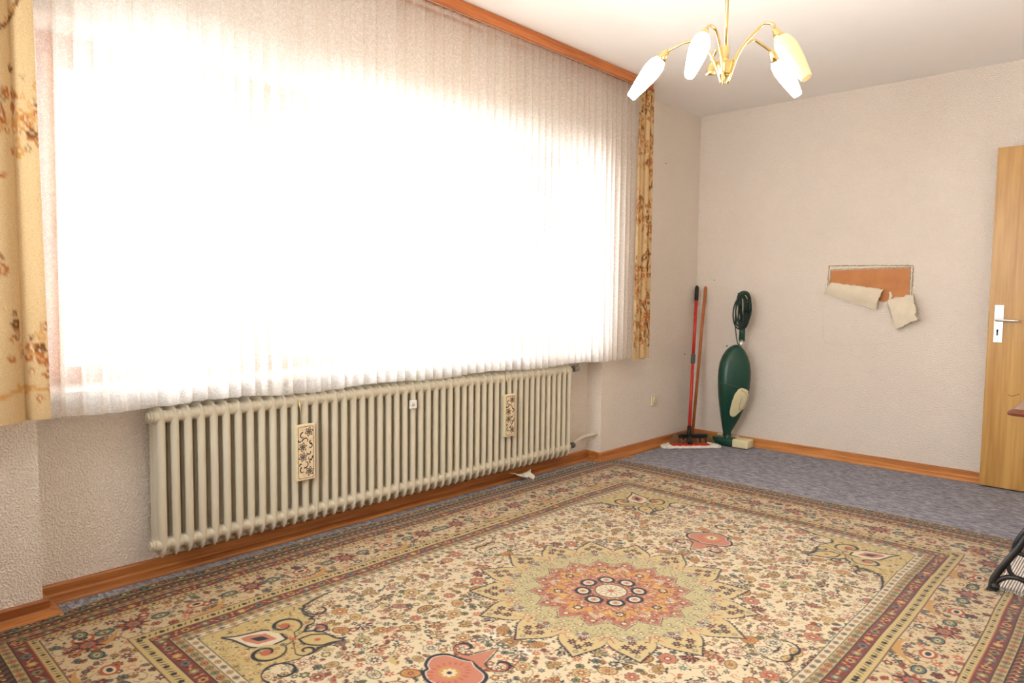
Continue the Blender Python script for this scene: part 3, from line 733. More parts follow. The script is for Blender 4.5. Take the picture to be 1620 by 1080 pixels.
tv = put('thermostat_valve', join(tube([(xm, yb-.004, .640), (xm, yb+.030, .640)], .0125, 14), tube([(xm, yb+.030, .640), (xm, yb+.045, .641)], .018, 14)), M['grey_plastic'], rad, True, 'dark grey radiator valve')
put('valve_cap', tube([(xm, yb+.045, .641), (xm+.002, yb+.052, .641), (xm+.002, yb+.085, .641), (xm+.002, yb+.090, .641)], [.017, .022, .020, .014], 16), M['valve'], tv, True, 'ribbed grey valve head')
put('supply_pipe', tube(smoothpath([(xm-.012, yb+.085, .643), (xm-.02, yb+.115, .650), (xm-.03, yb+.16, .668), (-ND+.03, yb+.22, .676), (-ND+.03, NY1-.001, .678)]), .011, 12), M['radiator'], rad, True)
put('return_valve', join(tube([(xm, yb-.004, .142), (xm, yb+.022, .142)], .012, 14), tube([(xm+.004, yb+.022, .146), (xm+.004, yb+.052, .150)], .019, 14)), M['grey_plastic'], rad, True, 'dark grey return valve')
put('return_pipe', tube(smoothpath([(xm, yb+.050, .150), (xm-.004, yb+.09, .166), (xm-.012, yb+.15, .178), (xm-.02, yb+.22, .180), (-.035, NY1+.0, .182)]), .0125, 12), M['radiator'], rad, True, 'cream painted curved pipe')

# heat meter tag clipped between two sections
ym = -2.85
t = root('heat_meter_tag', (.03, ym, .54), 'small white heat meter tag clipped on the middle of the radiator', 'tag')
put('case', box(.008, .024, ym-.019, ym+.019, .538, .580, .003), M['white'], t)
for i in range(5): put('printed_mark', box(.0241, .0246, ym-.014+.004*i, ym-.012+.004*i, .552, .556+.010*(i % 2)), M['grey_plastic'], t, label='small grey printed mark')

# ceramic humidifiers
def paint_tile(w, h, seed):
    c = Canvas(w, h, .0011, lin((240, 220, 186))); nv = lin((44, 34, 42)); R = random.Random(seed)
    m = .008
    c.line([(m, m*1.6), (m, h-m*1.6), (m*1.6, h-m), (w-m*1.6, h-m), (w-m, h-m*1.6), (w-m, m*1.6), (w-m*1.6, m), (m*1.6, m), (m, m*1.6)], .0011, nv)
    fl = [(w*.68, h*.87), (w*.33, h*.60), (w*.34, h*.42), (w*.70, h*.15)]
    for x, y in fl:
        for k in range(6):
            a = k*PI/3+.3; c.leaf(x+.003*math.cos(a), y+.003*math.sin(a), a, .0190, .0056, nv); c.leaf(x+.007*math.cos(a), y+.007*math.sin(a), a, .011, .0024, lin((240, 220, 186)))
        c.disc(x, y, .0034, nv)
    sc = [(.34, .80, .017, 1.6, 1), (.52, .70, .020, 3.0, -1), (.72, .60, .015, 1.2, -1), (.70, .50, .013, 3.6, 1), (.70, .40, .016, .2, -1), (.48, .30, .020, 4.4, 1), (.34, .17, .017, 2.0, 1), (.80, .66, .010, 2, 1), (.80, .33, .010, 4, -1), (.2, .27, .008, 1, 1), (.2, .72, .008, 3, 1)]
    for x, y, r, a, s in sc: c.line(spiral(x*w, y*h, r, a, .55, s, 12), .0021, nv, lambda t: 1.3-.8*t)
    return c
def humidifier(pa, pb, label, seed):
    """pa, pb: top-left and bottom-right of the front face (y, z)"""
    y0, z1 = pa; y1, z0 = pb; w, h = y1-y0, z1-z0; yc = (y0+y1)/2
    r = root('radiator_humidifier', (.03, yc, z0), label, 'humidifier', 'flowered ceramic humidifiers on the radiator')
    put('water_container', box(XF+.002, XF+.020, y0, y1, z0, z1, .004), M['cream_plastic'], r)
    c = paint_tile(w-.004, h-.004, seed); n1, n2 = c.nx, c.ny
    Y = y0+.002+c.x[:, None]+0*c.y[None, :]; Z = z0+.002+c.y[None, :]+0*c.x[:, None]
    V = np.stack([np.full(Y.shape, XF+.0212), Y, Z], -1).reshape(-1, 3)
    put('painted_face', (V, grid(n1, n2)), M['tile'], r, col=c.img.reshape(-1, 3), label='cream glazed face painted with dark flowers')
    put('hook', tube(smoothpath([(XF+.012, y0+.026, z1-.012), (XF+.012, y0+.028, z1+.05), (XF-.004, y0+.028, z1+.105), (XF-.028, y0+.028, z1+.115)]), .0016, 8), M['brass'], r, True, 'thin brass wire hook')
humidifier((-3.50, .538), (-3.408, .293), 'cream ceramic humidifier with dark flowers hung on the near half of the radiator', 1)
humidifier((-2.205, .545), (-2.118, .303), 'cream ceramic humidifier with dark flowers hung on the far half of the radiator', 2)

# ------------------------------------------------------------------ rug
def build_rug():
    res = .0025; q = paint_rug(res)
    full = np.concatenate([q[::-1], q], 0); full = np.concatenate([full[:, ::-1], full], 1)
    nx, ny = full.shape[:2]; CX, CY = 1.2651, -2.9151
    x = CX+(np.arange(nx)-(nx-1)/2)*res; y = CY+(np.arange(ny)-(ny-1)/2)*res
    X, Y = np.meshgrid(x, y, indexing='ij')
    d = np.minimum(np.minimum(X-x[0], x[-1]-X), np.minimum(Y-y[0], y[-1]-Y))
    sh = np.clip((-4.05-Y)/.5, 0, 1); sh = .056*sh*sh*(3-2*sh)*np.clip(1-(X-x[0])/.25, 0, 1)     # pushed in by the pier and its skirting foot
    onboard = 0
    Z = .002+.008*np.clip(d/.008, 0, 1)**.5+.0012*np.sin(X*9+1)*np.sin(Y*7)+.0008*np.sin(Y*23+X*5)
    Z = Z+.0035*np.exp(-((Y+1.95-.35*(X-2))/.03)**2)*np.clip((X-1.6)/.3, 0, 1)+onboard*.017
    # a little wander so the knots do not sit on a ruler
    Xw = X+sh+(.003*np.sin(Y*4.1)+.0015*np.sin(Y*11+2))*np.clip(d/.1, 0, 1); Yw = Y+.004*np.sin(X*3.7+1)
    V = np.stack([Xw, Yw, Z], -1).reshape(-1, 3); me_col = full.reshape(-1, 3)
    o = put('persian_rug', (V, grid(nx, ny)), M['rug'], None, smooth=True, col=me_col)
    tag(o, 'large cream persian rug with a star medallion and red banded borders', 'rug')
    return o
build_rug()

# ------------------------------------------------------------------ door leaf standing open before the far wall
DX0, DX1, DY = 1.955, 2.82, -.100
dr = root('door_1', (DX0, DY, 0), None, None); dr['kind'] = 'structure'; dr['label'] = 'light oak veneered door leaf folded back before the far wall'
put('door_panel', box(DX0, DX1, DY, DY+.038, .008, 1.992, .002), M['door'], dr)
hp = put('handle_plate', slab([(0, 0), (.042, 0), (.042, .215), (0, .215)], (1, 0, 0), (0, 0, 1), (0, -1, 0), (1.986, DY, .865), .006), M['chrome'], dr, label='brushed metal handle plate')
put('door_handle', join(tube([(2.002, DY-.004, .995), (2.002, DY-.045, .995)], .0095, 14), tube(smoothpath([(2.000, DY-.044, .995), (2.02, DY-.047, .996), (2.07, DY-.046, .994), (2.108, DY-.043, .992)]), [.009]*7+[.0075]*12, 12)), M['chrome'], hp, True, 'brushed metal lever')
put('keyhole', slab([(1.9995, .903), (2.0070, .903), (2.0075, .925), (2.0090, .935), (2.0060, .941), (2.0005, .941), (1.9975, .935), (1.9990, .925)], (1, 0, 0), (0, 0, 1), (0, -1, 0), (0, DY-.0058, 0), .001), M['keyhole'], hp, label='black keyhole')
for x, z in ((1.992, 1.072), (2.022, 1.072), (2.007, .872)): put('plate_screw', tube([(x, DY-.0058, z), (x, DY-.0072, z)], .0028, 10), M['grey_plastic'], hp)
put('latch', box(DX0-.0015, DX0, DY+.006, DY+.030, .955, 1.045), M['grey_plastic'], dr)
put('door_scratch', tube(smoothpath([(2.072, DY-.0003, .562), (2.085, DY-.0003, .556), (2.105, DY-.0003, .560), (2.125, DY-.0003, .572)]), .0016, 6), M['dirt'], dr, label='thin dark curved scratch')

# ------------------------------------------------------------------ torn wallpaper over a boarded opening
tw = root('boarded_wall_opening', (1.26, -.002, 1.05), 'brown board covering an opening in the far wall with torn wallpaper flaps hanging', 'wall patch')
put('cover_board', slab([(1.018, 1.300), (1.505, 1.310), (1.508, 1.135), (1.42, 1.11), (1.36, 1.09), (1.00, 1.16)], (1, 0, 0), (0, 0, 1), (0, -1, 0), (0, 0, 0), .003), M['board'], tw, label='bare brown hardboard')
def ragged(P, r, seed, n=5):
    R = random.Random(seed); out = []
    for a, b in zip(P[:-1], P[1:]):
        a, b = np.array(a, float), np.array(b, float); m = max(2, int(np.linalg.norm(b-a)/.008))
        for k in range(m): q = a+(b-a)*k/m; out.append((q[0]+R.uniform(-.002, .002), -.003+R.uniform(-.001, .001), q[1]+R.uniform(-.002, .002)))
    out.append((P[-1][0], -.003, P[-1][1])); rr = [r*R.uniform(.6, 1.5) for _ in out]
    return tube(out, rr, 6)
put('torn_edge', join(ragged([(1.000, 1.180), (1.004, 1.332), (1.26, 1.330), (1.522, 1.324), (1.520, 1.130)], .0032, 1), ragged([(1.014, 1.235), (1.016, 1.306), (1.508, 1.316), (1.508, 1.140)], .0026, 2)), M['tear'], tw)
put('torn_margin', slab([(1.004, 1.332), (1.522, 1.324), (1.520, 1.13), (1.508, 1.13), (1.508, 1.311), (1.018, 1.303), (1.022, 1.25), (1.03, 1.20), (.985, 1.15), (.975, 1.20), (.995, 1.25)], (1, 0, 0), (0, 0, 1), (0, -1, 0), (0, 0, 0), .0022), M['plaster'], tw, label='pale torn wallpaper margin')
def flap(quad, lift, name, label, seed, rag=.004, thick=.004):
    """quad tl, tr, br, bl in (x, z); lift(s, t) -> distance off the wall"""
    R = random.Random(seed); n = 22; m = 14; rows = []
    tl, tr, br, bl = [np.array(p, float) for p in quad]
    rg = [[R.uniform(-rag, rag) for _ in range(n+1)] for _ in range(4)]
    T, B = [], []
    for i in range(n+1):
        for j in range(m+1):
            s, t = i/n, j/m
            p = (tl*(1-s)+tr*s)*(1-t)+(bl*(1-s)+br*s)*t
            if j in (0, m): p = p+np.array([0, rg[0 if j == 0 else 1][i]])
            if i in (0, n): p = p+np.array([rg[2 if i == 0 else 3][min(j, n)], 0])
            d = lift(s, t); T.append((p[0], -d-thick, p[1])); B.append((p[0], -d, p[1]))
    F = [tuple(f) for f in grid(n+1, m+1)]; N = len(T); F2 = [tuple(reversed([k+N for k in f])) for f in F]
    rim = [i*(m+1) for i in range(n+1)]+[n*(m+1)+j for j in range(1, m+1)]+[i*(m+1)+m for i in range(n-1, -1, -1)]+[j for j in range(m-1, 0, -1)]
    F3 = [(rim[k], rim[(k+1) % len(rim)], rim[(k+1) % len(rim)]+N, rim[k]+N) for k in range(len(rim))]
    return put(name, (T+B, F+F2+F3), M['paper_back'], tw, True, label)
flap([(1.022, 1.220), (1.360, 1.172), (1.318, 1.036), (.975, 1.142)], lambda s, t: .006+.030*math.sin(PI*min(1, t*1.05))**.8*(.35+.65*s)+.010*s, 'wallpaper_flap', 'long rolled flap of torn wallpaper', 3)
flap([(1.385, 1.112), (1.540, 1.142), (1.574, .982), (1.446, .912)], lambda s, t: .006+.050*t*(.4+.6*s)+.02*s*s+.012*math.sin(PI*t), 'wallpaper_flap', 'square lower flap of torn wallpaper', 4, .007)
put('torn_edge', join(ragged([(1.385, 1.06), (1.41, .98), (1.452, .908), (1.49, .93), (1.53, .955), (1.577, .978)], .004, 5), ragged([(1.395, 1.155), (1.40, 1.13), (1.392, 1.10)], .007, 6)), M['plaster'], tw)
put('wallpaper_ridge', join(ragged([(.982, 1.09), (.980, .95), (.984, .84), (1.00, .805), (1.04, .792), (1.10, .785)], .0022, 7), ragged([(1.10, .787), (1.22, .80), (1.35, .815), (1.45, .835)], .0012, 8), ragged([(1.03, .80), (1.08, .812), (1.12, .80), (1.14, .79)], .0014, 9)), M['plaster'], tw, label='faint raised outline of the covered opening')
for ax, h, z, r, lb in ((0, -.154, .663, .006, 'tiny dark nail hole in the window wall just left of the mop handle'), (0, -.507, 2.075, .005, 'tiny dark nail hole high in the window wall right of the far drape'),
                     (1, .273, .736, .006, 'tiny dark nail hole in the far wall left above the green vacuum body'), (1, .151, 1.239, .004, 'tiny dark nail hole in the far wall above the broom handle')):
    g_ = tube([(.0, h, z), (.0015, h, z)], r, 8) if ax == 0 else tube([(h, 0, z), (h, -.0015, z)], r, 8)
    tag(put('nail_hole', g_, M['dirt']), lb, 'nail hole')

# ------------------------------------------------------------------ wall outlet
ot = root('wall_outlet', (.0, -.588, .31), 'ivory wall outlet on the window wall beside the corner', 'outlet')
put('cover_plate', box(.0, .010, -.628, -.548, .308, .388, .004), M['socket'], ot)
put('socket_ring', join(tube([(.010, -.588, .348), (.014, -.588, .348)], .026, 24), ), M['socket'], ot, True)
put('socket_cup', tube([(.0141, -.588, .348), (.0146, -.588, .348)], .0195, 24), M['cream_plastic'], ot, label='recessed round socket')
for g_ in (tube([(.0147, -.597, .348), (.0151, -.597, .348)], .0028, 8), tube([(.0147, -.579, .348), (.0151, -.579, .348)], .0028, 8)): put('contact_hole', g_, M['keyhole'], ot)
for z in (.362, .328): put('earth_clip', box(.0147, .0154, -.590, -.586, z, z+.006), M['grey_plastic'], ot)

# ------------------------------------------------------------------ chandelier
HC = np.array([1.478, -2.558]); 
ch = root('chandelier', (HC[0], HC[1], 1.90), 'brass chandelier with five curved arms and four ribbed glass shades', 'chandelier')
P3 = lambda z: (HC[0], HC[1], z)
put('ceiling_rod', tube([P3(2.02), P3(2.47)], .0062, 14), M['brass'], ch, True)
put('ceiling_rose', loft([[(HC[0]+r*math.cos(a), HC[1]+r*math.sin(a), z) for a in (2*PI*k/24 for k in range(24))] for z, r in ((2.499, .050), (2.480, .048), (2.455, .020), (2.445, .008))]), M['brass'], ch, True)
put('hub', join(loft([[(HC[0]+r*math.cos(a), HC[1]+r*math.sin(a), z) for a in (2*PI*k/24 for k in range(24))] for z, r in ((2.040, .007), (2.034, .0145), (1.990, .012), (1.978, .012))]),
                loft([[(HC[0]+r*math.cos(a), HC[1]+r*math.sin(a), z) for a in (2*PI*k/24 for k in range(24))] for z, r in ((1.980, .010), (1.978, .034), (1.974, .036), (1.935, .024), (1.931, .022))])), M['brass'], ch, True)
def arm(deg, rs, zs, kind, de=None, k=1.0, w_=1.0):
    a = math.radians(deg); E = np.array([math.cos(a), math.sin(a), 0]); Z = np.array([0, 0, 1.0]); O = np.array([HC[0], HC[1], 0])
    q = lambda r, z: O+E*r+Z*z
    pth = smoothpath([q(.012, 1.904), q(.022, 1.935), q(.040, 1.985), q(.066, 2.030), q(.100, 2.062), q(.135, zs+.030), q(.168, zs+.022), q(rs-.004, zs+.002)], 5)
    A = put('arm', tube(pth, .0052, 10), M['brass'], ch, True, 'curved brass arm')
    dr_ = np.array([.60, -.80]) if de is None else np.array(de); dr_ = dr_/np.linalg.norm(dr_)
    ax = E*dr_[0]+Z*dr_[1]; s0 = q(rs, zs); u = np.cross(ax, E); u /= np.linalg.norm(u); w = np.cross(ax, u)
    ring = lambda L, r, n, rib=0: [s0+ax*L+(u*math.cos(b)+w*math.sin(b))*r*(1+rib*(k % 2)) for k, b in ((k, 2*PI*k/n) for k in range(n))]
    cup = put('socket_cup', loft([ring(L, r, 24) for L, r in ((-.006, .006), (-.002, .010), (.020, .0165), (.036, .0215), (.037, .0195), (.022, .0145))]), M['brass'], A, True)
    if kind:
        prof = ((.033, .0185), (.045, .0250), (.065, .0305), (.090, .0325), (.120, .0310), (.160, .0265), (.200, .0205), (.222, .0170), (.226, .0155), (.218, .0145), (.150, .022))
        put('lamp_shade', loft([ring(L*k if L > .06 else L, r*w_ if L > .04 else r, 48, .03) for L, r in prof], cap=True), M['shade_lit' if kind == 1 else 'shade_dim'], A, True, 'lit ribbed opal glass shade' if kind == 1 else 'dimmer yellowish ribbed glass shade')
    else:
        put('lamp_holder', loft([ring(L, r, 16) for L, r in ((.020, .012), (.033, .012), (.0335, .009), (.024, .009))]), M['black'], A, True, 'dark empty lamp holder')
arm(205, .215, 2.036, 1, (.63, -.76), .92); arm(276, .195, 2.037, 1, (.50, -.74)); arm(9, .175, 2.060, 2, (.52, -.85), .97, 1.14)
arm(68, .225, 2.050, 1, (.66, -.66), .90); arm(135, .165, 2.020, 0, (.25, -.95))

# ------------------------------------------------------------------ upright vacuum cleaner
vc = root('vacuum_cleaner', (.40, -.12, 0), 'dark green upright vacuum cleaner leaning against the far wall', 'vacuum cleaner')
LAT = np.array([.7295, .6839, 0]); FAC = np.array([.684, -.7295, 0])
# the cleaner's own frame: origin in the middle of the body, one step across and one step down it (1.4 mm), and its lean towards the wall
V_O, V_X, V_Y, V_N = (np.array(v) for v in ((0.4310439, -0.1955544, 0.5733167), (0.0010008, 0.0009384, 0.0000166), (0.0000746, -0.0000554, -0.0013689), (-0.4482565, 0.9436736, -0.1042463)))
def zp(zx, zy, D=None):
    if D is None: D = 5.13+.10*min(1, max(0, (zy-690)/200))
    return V_O+V_X*(zx-545)+V_Y*(zy-560)+V_N*(D-5.13)
nx0, nx1, ny0, ny1 = .262, .425, -.185, -.075
put('nozzle', box(nx0, nx1, ny0, ny1, .006, .062, .012), M['green'], vc, True, 'dark green floor nozzle')
put('nozzle_end', box(nx1, .545, ny0-.002, ny1+.002, .004, .066, .010), M['cream_plastic'], vc, True, 'cream plastic block')
put('nozzle_bumper', box(nx0-.008, nx1, ny1-.001, ny1+.014, .010, .068, .005), M['cream_plastic'], vc, True, 'cream bumper strip')
rows = [(912, 483, 527, .024), (895, 486, 524, .024), (880, 482, 532, .028), (840, 477, 556, .040), (800, 472, 578, .050), (750, 467, 600, .060), (700, 463, 615, .066), (650, 461, 624, .070), (600, 461, 628, .072), (560, 464, 629, .072), (520, 471, 625, .070), (485, 484, 615, .065), (455, 502, 600, .055), (437, 520, 585, .042), (426, 538, 570, .026), (422, 550, 560, .010)]
body = []
for zy, l, r, dep in rows:
    a, b = zp(l, zy), zp(r, zy); c = (a+b)/2; hw = np.linalg.norm(b-a)/2
    ring = []
    for k in range(40):
        th = 2*PI*k/40; ca, sa = math.cos(th), math.sin(th); e = .72
        ring.append(c+LAT*hw*np.sign(ca)*abs(ca)**e+FAC*dep*np.sign(sa)*abs(sa)**e)
    body.append(ring)
bd = put('body', loft(body), M['green'], vc, True, 'dark green plastic body')
def surf(zx, zy, off=.0015):
    """a point on the front skin of the body"""
    for i in range(len(rows)-1):
        y1, y2 = rows[i][0], rows[i+1][0]
        if y2 <= zy <= y1:
            f = (y1-zy)/(y1-y2); l = rows[i][1]*(1-f)+rows[i+1][1]*f; r = rows[i][2]*(1-f)+rows[i+1][2]*f; dep = rows[i][3]*(1-f)+rows[i+1][3]*f; break
    a, b = zp(l, zy), zp(r, zy); c = (a+b)/2; hw = np.linalg.norm(b-a)/2
    s = max(-1, min(1, (zx-(l+r)/2)/((r-l)/2)))
    ca = abs(s)**(1/.72); sa = math.sqrt(max(0, 1-ca*ca))
    return c+LAT*hw*s+FAC*(dep*sa**.72+off)
def skin_patch(outline, off, thick, n=10):
    cx = sum(p[0] for p in outline)/len(outline); cy = sum(p[1] for p in outline)/len(outline); rings = []
    for k in range(n+1):
        f = k/n; f = max(f, .02); rings.append([surf(cx+(x-cx)*f, cy+(y-cy)*f, off) for x, y in outline])
    rings.append([surf(x, y, off-thick) for x, y in outline])
    return loft(rings, cap=True)
oval = [(552, 652), (570, 646), (592, 652), (608, 664), (618, 680), (612, 700), (606, 722), (600, 742), (588, 758), (572, 766), (556, 782), (538, 800), (524, 804), (512, 796), (508, 778), (512, 748), (520, 712), (532, 680)]
put('side_panel', skin_patch(oval, .004, .006), M['cream_plastic'], bd, True, 'cream oval side panel')
inner = [(566, 664), (584, 666), (598, 680), (602, 700), (594, 728), (580, 752), (566, 762), (556, 758), (560, 730), (568, 700)]
put('panel_seam', tube([surf(x, y, .0055) for x, y in inner], .0012, 6), M['grey_plastic'], bd)
put('body_seam', tube([surf(x, y, .001) for x, y in smoothpath([(464, 622), (490, 626), (520, 634), (550, 643), (575, 652), (600, 664), (617, 676)], 4)], .0016, 6), M['grey_plastic'], bd)
for x, y in ((570, 657), (560, 764)): put('screw', tube([surf(x, y, .004), surf(x, y, .006)], .003, 8), M['black'], bd)
put('neck', tube([np.array([.392, -.115, .030]), zp(508, 930), zp(505, 905)], [.028, .028, .026], 20), M['green'], vc, True)
put('tube', tube([zp(578, 440, 5.15), zp(585, 395, 5.15)], .0135, 16), M['chrome'], vc, True, 'short chrome tube')
HD = 5.16
hd = put('handle', tube([zp(x, y, HD) for x, y in smoothpath([(587, 400), (590, 350), (600, 300), (620, 230), (628, 185), (618, 150), (598, 140), (578, 148), (568, 170), (572, 210), (582, 260), (588, 310), (588, 345)], 5)], .0125, 12), M['green'], vc, True, 'dark green looped handle')
put('handle_sleeve', tube([zp(585, 402, HD), zp(588, 345, HD), zp(592, 300, HD)], [.0225, .0215, .016], 16), M['green'], vc, True)
cg = []
for k in range(11):
    cxk = 590+(k % 5)*4-8; w = 15+4*(k % 5)+(14 if k in (3, 8) else 0); top = 150+6*(k % 4); bot = 340-9*(k % 3)
    cx2 = cxk-(14 if k in (3, 5) else 0)
    pts = []
    for j in range(25):
        a = 2*PI*j/24; pts.append(zp(cx2+w*math.cos(a)+.06*((top+bot)/2-((top+bot)/2+(bot-top)/2*math.sin(a))), (top+bot)/2+(bot-top)/2*math.sin(a), HD-.03-.006*k*.7+.010*math.sin(a*2+k)))
    cg.append(tube(pts, .0052, 8))
cg.append(tube([zp(x, y, HD-.02) for x, y in smoothpath([(560, 200), (550, 280), (552, 340), (560, 400), (570, 426)], 5)], .0038, 8))
cg.append(tube([zp(x, y, HD-.06) for x, y in smoothpath([(566, 148), (572, 165), (600, 172), (618, 190)], 5)], .0045, 8))
put('power_cord', join(*cg), M['green_cord'], vc, True, 'coiled dark green power cord')

# ------------------------------------------------------------------ mop and broom in the corner
mp = root('flat_mop', (.200, -.395, 0), 'flat mop with red telescopic handle and white cloth leaning in the corner', 'mop')
ml = np.array([.655, .755, 0]); mw = np.array([.755, -.655, 0]); mc = np.array([.200, -.395, 0])
Rm = random.Random(9)
def pad(L, Wd, z0, z1, nseg=28, wob=.0, seed=1):
    R = random.Random(seed); rings = []
    for i in range(nseg+1):
        s = -1+2*i/nseg; hw = Wd*(1+wob*R.uniform(-1, 1))*(.85 if abs(s) > .98 else 1); zz = z1*(1+wob*1.2*R.uniform(-1, 1)); c = mc+ml*L*s
        rings.append([c+mw*a*hw+np.array([0, 0, z0+(zz-z0)*b]) for a, b in ((-1, 0), (-1.03, .5), (-.9, 1), (0, 1.02), (.9, 1), (1.03, .5), (1, 0))])
    return loft(rings)
put('mop_cloth', pad(.222, .058, .002, .018, 30, .14, 4), M['cloth'], mp, True, 'white mop cloth with fringed ends')
put('mop_plate', pad(.142, .036, .017, .0245, 6), M['red'], mp, False, 'red mop plate')
for s in (-1, 1): put('cloth_fold', tube(smoothpath([mc+ml*(s*x1)+mw*y1+np.array([0, 0, .018]) for x1, y1 in ((.150, -.045), (.175, -.005), (.165, .04), (.20, .05))]), .011, 8), M['cloth'], mp, True)
top = np.array([.030, -.045, 1.195]); foot = mc+np.array([-.02, .015, .045])
lerp = lambda f: foot+(top-foot)*f
put('swivel_joint', join(tube([mc+np.array([0, 0, .022]), mc+np.array([-.003, .003, .045]), lerp(.025)], [.020, .013, .013], 12), tube([lerp(.02), lerp(.09)], .0155, 14)), M['black'], mp, True, 'black swivel joint')
put('lower_handle', tube([lerp(.08), lerp(.56)], .0122, 14), M['red'], mp, True, 'red lower handle tube')
put('clamp_sleeve', tube([lerp(.485), lerp(.545)], .0165, 14), M['grey_plastic'], mp, True, 'dark grey clamp sleeve')
put('upper_handle', tube([lerp(.55), lerp(.93)], .0122, 14), M['red'], mp, True)
put('hand_grip', tube([lerp(.90), lerp(.985), lerp(1.0)], [.0155, .0155, .009], 14), M['black'], mp, True, 'black hand grip')

bc = np.array([.158, -.285, 0]); bl_ = np.array([.69, .72, 0]); bw = np.array([.72, -.69, 0])
br = root('broom', (float(bc[0]), float(bc[1]), 0), 'wooden handled broom with black head standing behind the flat mop', 'broom')
def bar(L0, L1, W0, z0, z1):
    return loft([[bc+bl_*s+bw*a*W0+np.array([0, 0, z]) for a, z in ((-1, z0), (-1, z1), (1, z1), (1, z0))] for s in (L0, L1)])
put('broom_head', join(bar(-.112, .108, .024, .050, .078), bar(-.106, .102, .020, .010, .054)), M['black'], br, False, 'black broom head')
bs = []
Rb = random.Random(2)
for k in range(620):
    s = Rb.uniform(-.165, .165); a = Rb.uniform(-.022, .022); base = bc+bl_*s*.80+bw*a+np.array([0, 0, .056]); tip = bc+bl_*s+bw*a*1.5+np.array([0, 0, .003])
    if abs(s) > .105: base = base+np.array([0, 0, Rb.uniform(-.005, .026)]); tip = tip+bl_*np.sign(s)*.012
    d = bw*.0019; e = bl_*.0019
    V = [base-e, base+e, base+d, tip-e*.7, tip+e*.7, tip+d*.7]; bs.append((V, [(0, 1, 4, 3), (1, 2, 5, 4), (2, 0, 3, 5)]))
put('bristles', join(*bs), M['bristle'], br, kind='stuff', label='brown bristles')
bt = np.array([.090, -.020, 1.19]); bf = bc+np.array([0, 0, .070])
put('broom_handle', tube([bf, bf+(bt-bf)*.99, bt], [.0115, .0115, .006], 14), M['broom_wood'], br, True, 'worn brown wooden handle')

# ------------------------------------------------------------------ sewing table with cast iron legs (mostly out of frame)
tb = root('sewing_table', (2.60, -1.62, 0), 'dark wood topped table on black cast iron treadle legs at the right edge', 'table')
TX0, TX1, TY0, TY1 = 2.355, 2.90, -2.238, -1.0
def rounded(x0, x1, y0, y1, r, n=5):
    out = []
    for cx, cy, a0 in ((x1-r, y1-r, 0), (x0+r, y1-r, 90), (x0+r, y0+r, 180), (x1-r, y0+r, 270)):
        out += [(cx+r*math.cos(math.radians(a0+90*k/n)), cy+r*math.sin(math.radians(a0+90*k/n))) for k in range(n+1)]
    return out
rr_ = [(0.010, .728), (.002, .731), (0, .737), (.004, .744), (.012, .748), (.018, .750)]
put('table_edge', loft([[(x, y, z) for x, y in rounded(TX0+i, TX1-i, TY0+i, TY1-i, .012)] for i, z in rr_]), M['table_wood'], tb, False, 'dark red brown moulded edge')
put('table_top', loft([[(x, y, z) for x, y in rounded(TX0+.018, TX1-.018, TY0+.018, TY1-.018, .012)] for z in (.7495, .7515)]), M['table_top'], tb, False, 'worn greyish wooden top')
for y in (TY0+.10, TY1-.115): put('apron', box(TX0+.06, TX1-.06, y, y+.015, .66, .729), M['table_wood'], tb)
def iron_frame(y):
    xc = 2.585; g = []
    def bar_(pts, r): g.append(tube([(xc+s_*(x), y, z) for x, z in smoothpath([(a, b) for a, b in pts], 6)], r, 10))
    for s_ in (-1, 1):
        bar_([(.290, .022), (.289, .036), (.284, .060), (.262, .105), (.240, .145), (.218, .185), (.190, .245), (.16, .33), (.14, .42), (.145, .52), (.16, .62), (.17, .69), (.175, .722)], .0125)
        bar_([(.286, .022), (.272, .050), (.245, .072), (.21, .078), (.16, .062), (.10, .05), (.0, .045)], .0095)
        bar_([(.245, .128), (.236, .095), (.215, .075)], .008)
        bar_([(.222, .175), (.17, .16), (.13, .12), (.155, .085), (.19, .078)], .008)
        bar_([(.16, .33), (.10, .28), (.05, .20), (.0, .17)], .009); bar_([(.14, .42), (.08, .46), (.0, .47)], .009)
        bar_([(.16, .62), (.10, .60), (.0, .61)], .009)
        g.append(tube([(xc+s_*.280, y-.012, .0265), (xc+s_*.280, y+.012, .0265)], .015, 14)); g.append(box(xc+s_*.290-.016, xc+s_*.290+.016, y-.014, y+.014, .011, .018, .002))
    g.append(tube([(xc+.055*math.cos(a), y, .32+.055*math.sin(a)) for a in (2*PI*k/20 for k in range(21))], .007, 8))
    return join(*g)
put('cast_iron_leg', iron_frame(-1.885), M['iron'], tb, True, 'black cast iron end frame')
put('cast_iron_leg', iron_frame(-1.345), M['iron'], tb, True, 'black cast iron end frame')
put('cross_brace', join(tube([(2.585, -1.885, .17), (2.585, -1.345, .47)], .009, 10), tube([(2.585, -1.885, .47), (2.585, -1.345, .17)], .009, 10)), M['iron'], tb, True)

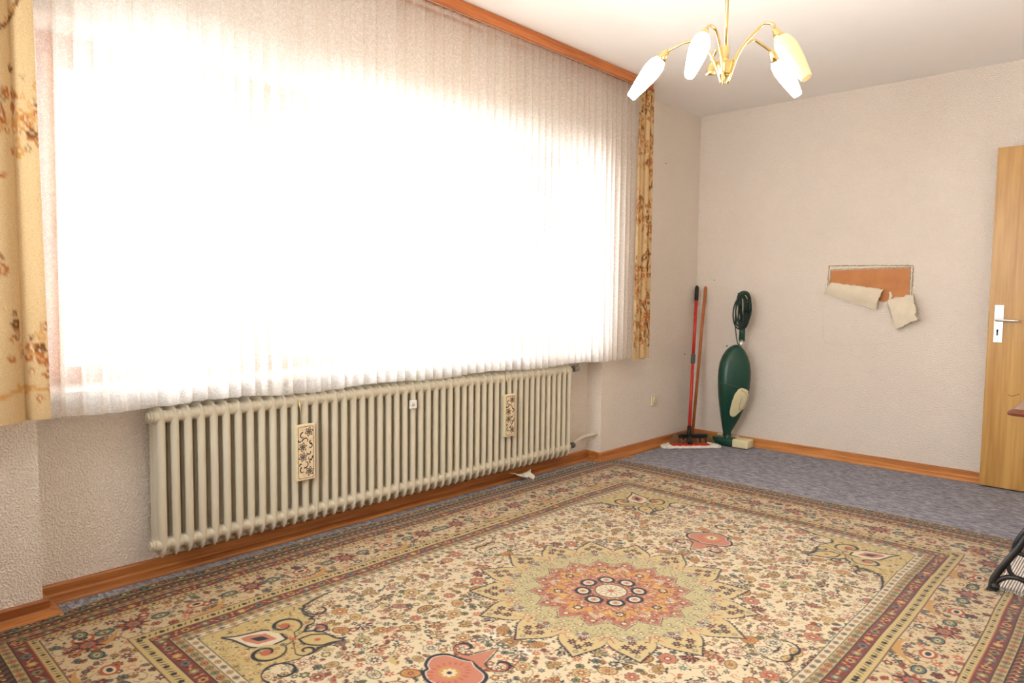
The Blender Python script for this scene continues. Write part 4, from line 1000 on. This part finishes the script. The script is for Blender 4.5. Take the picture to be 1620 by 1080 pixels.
# white ribbed mat below the table
def ribbed():
    t = NT('ribbed_white_cotton'); w = t.node('ShaderNodeTexWave', wave_type='BANDS', bands_direction='X'); w.inputs['Scale'].default_value = 34; w.inputs['Distortion'].default_value = .6
    t.link(t.coord(), w.inputs['Vector']); t.link(t.ramp(w.outputs['Fac'], [(.15, tuple(lin((176, 160, 150)))), (.6, tuple(lin((236, 228, 220))))]), t.b.inputs['Base Color'])
    t.b.inputs['Roughness'].default_value = .95; t.bump(w.outputs['Fac'], .7, .006); return t.m
M['mat'] = ribbed()
mt = root('cotton_mat', (2.62, -1.6, .012), 'white ribbed cotton mat lying under the iron table', 'mat')
nx_, ny_ = 60, 50; xs = np.linspace(2.305, 2.93, nx_); ys = np.linspace(-1.86, -1.36, ny_); X, Y = np.meshgrid(xs, ys, indexing='ij')
Zt = .019+.0015*np.sin(X*40)*np.sin(Y*11)
Vt = np.stack([X, Y, Zt], -1).reshape(-1, 3); Vb = Vt-np.array([0, 0, .006]); G = grid(nx_, ny_); N = len(Vt)
put('woven_mat', (np.concatenate([Vt, Vb]), np.concatenate([G, (G+N)[:, ::-1]])), M['mat'], mt)
fr = []
Rf = random.Random(8)
for k in range(170):
    x = 2.305+.625*k/170; dx, dy = Rf.uniform(-.006, .006), Rf.uniform(.012, .024)
    fr.append(tube([(x, -1.858, .016), (x+dx*.5, -1.858-dy*.6, .015), (x+dx, -1.858-dy, .0135)], .0013, 5))
put('fringe', join(*fr), M['cloth'], mt, kind='stuff', label='short white fringe')

# ------------------------------------------------------------------ scraps on the floor
def scrap(name, outline, c, lift, mat, label, cat, th=.0025):
    n = len(outline); rings = []
    for f in (0.02, .35, .7, 1.0): rings.append([(c[0]+x*f, c[1]+y*f, c[2]+th+lift(x*f, y*f)) for x, y in outline])
    rings.append([(c[0]+x, c[1]+y, c[2]+lift(x, y)) for x, y in outline]); rings.append([(c[0]+x*.02, c[1]+y*.02, c[2]+lift(0, 0)) for x, y in outline])
    return tag(put(name, loft(rings), mat, None), label, cat)
scrap('paper_scrap', [(1.35*x, 1.35*y) for x, y in [(-.030, -.060), (-.010, -.045), (.006, -.052), (.012, -.020), (.026, -.004), (.020, .014), (.034, .030), (.022, .050), (.008, .036), (-.004, .052), (-.018, .030), (-.014, .006), (-.032, -.010), (-.022, -.034)]],
      (-.035, -1.965, .014), lambda x, y: .014+.30*max(0, -y-.01)+.02*math.cos(x*60)*max(0, y)*20+.004*math.sin(y*90)-.1*x, M['plaster'], 'torn cream scrap of wallpaper lying below the radiator', 'scrap')
scrap('carpet_scrap', [(-.03, -.03), (.0, -.035), (.03, -.01), (.045, .02), (.02, .035), (-.01, .03), (-.03, .01)], (.06, -1.00, .0005), lambda x, y: .001+.03*max(0, x), M['board'], 'small tan scrap at the far rug corner beside the baseboard', 'scrap')
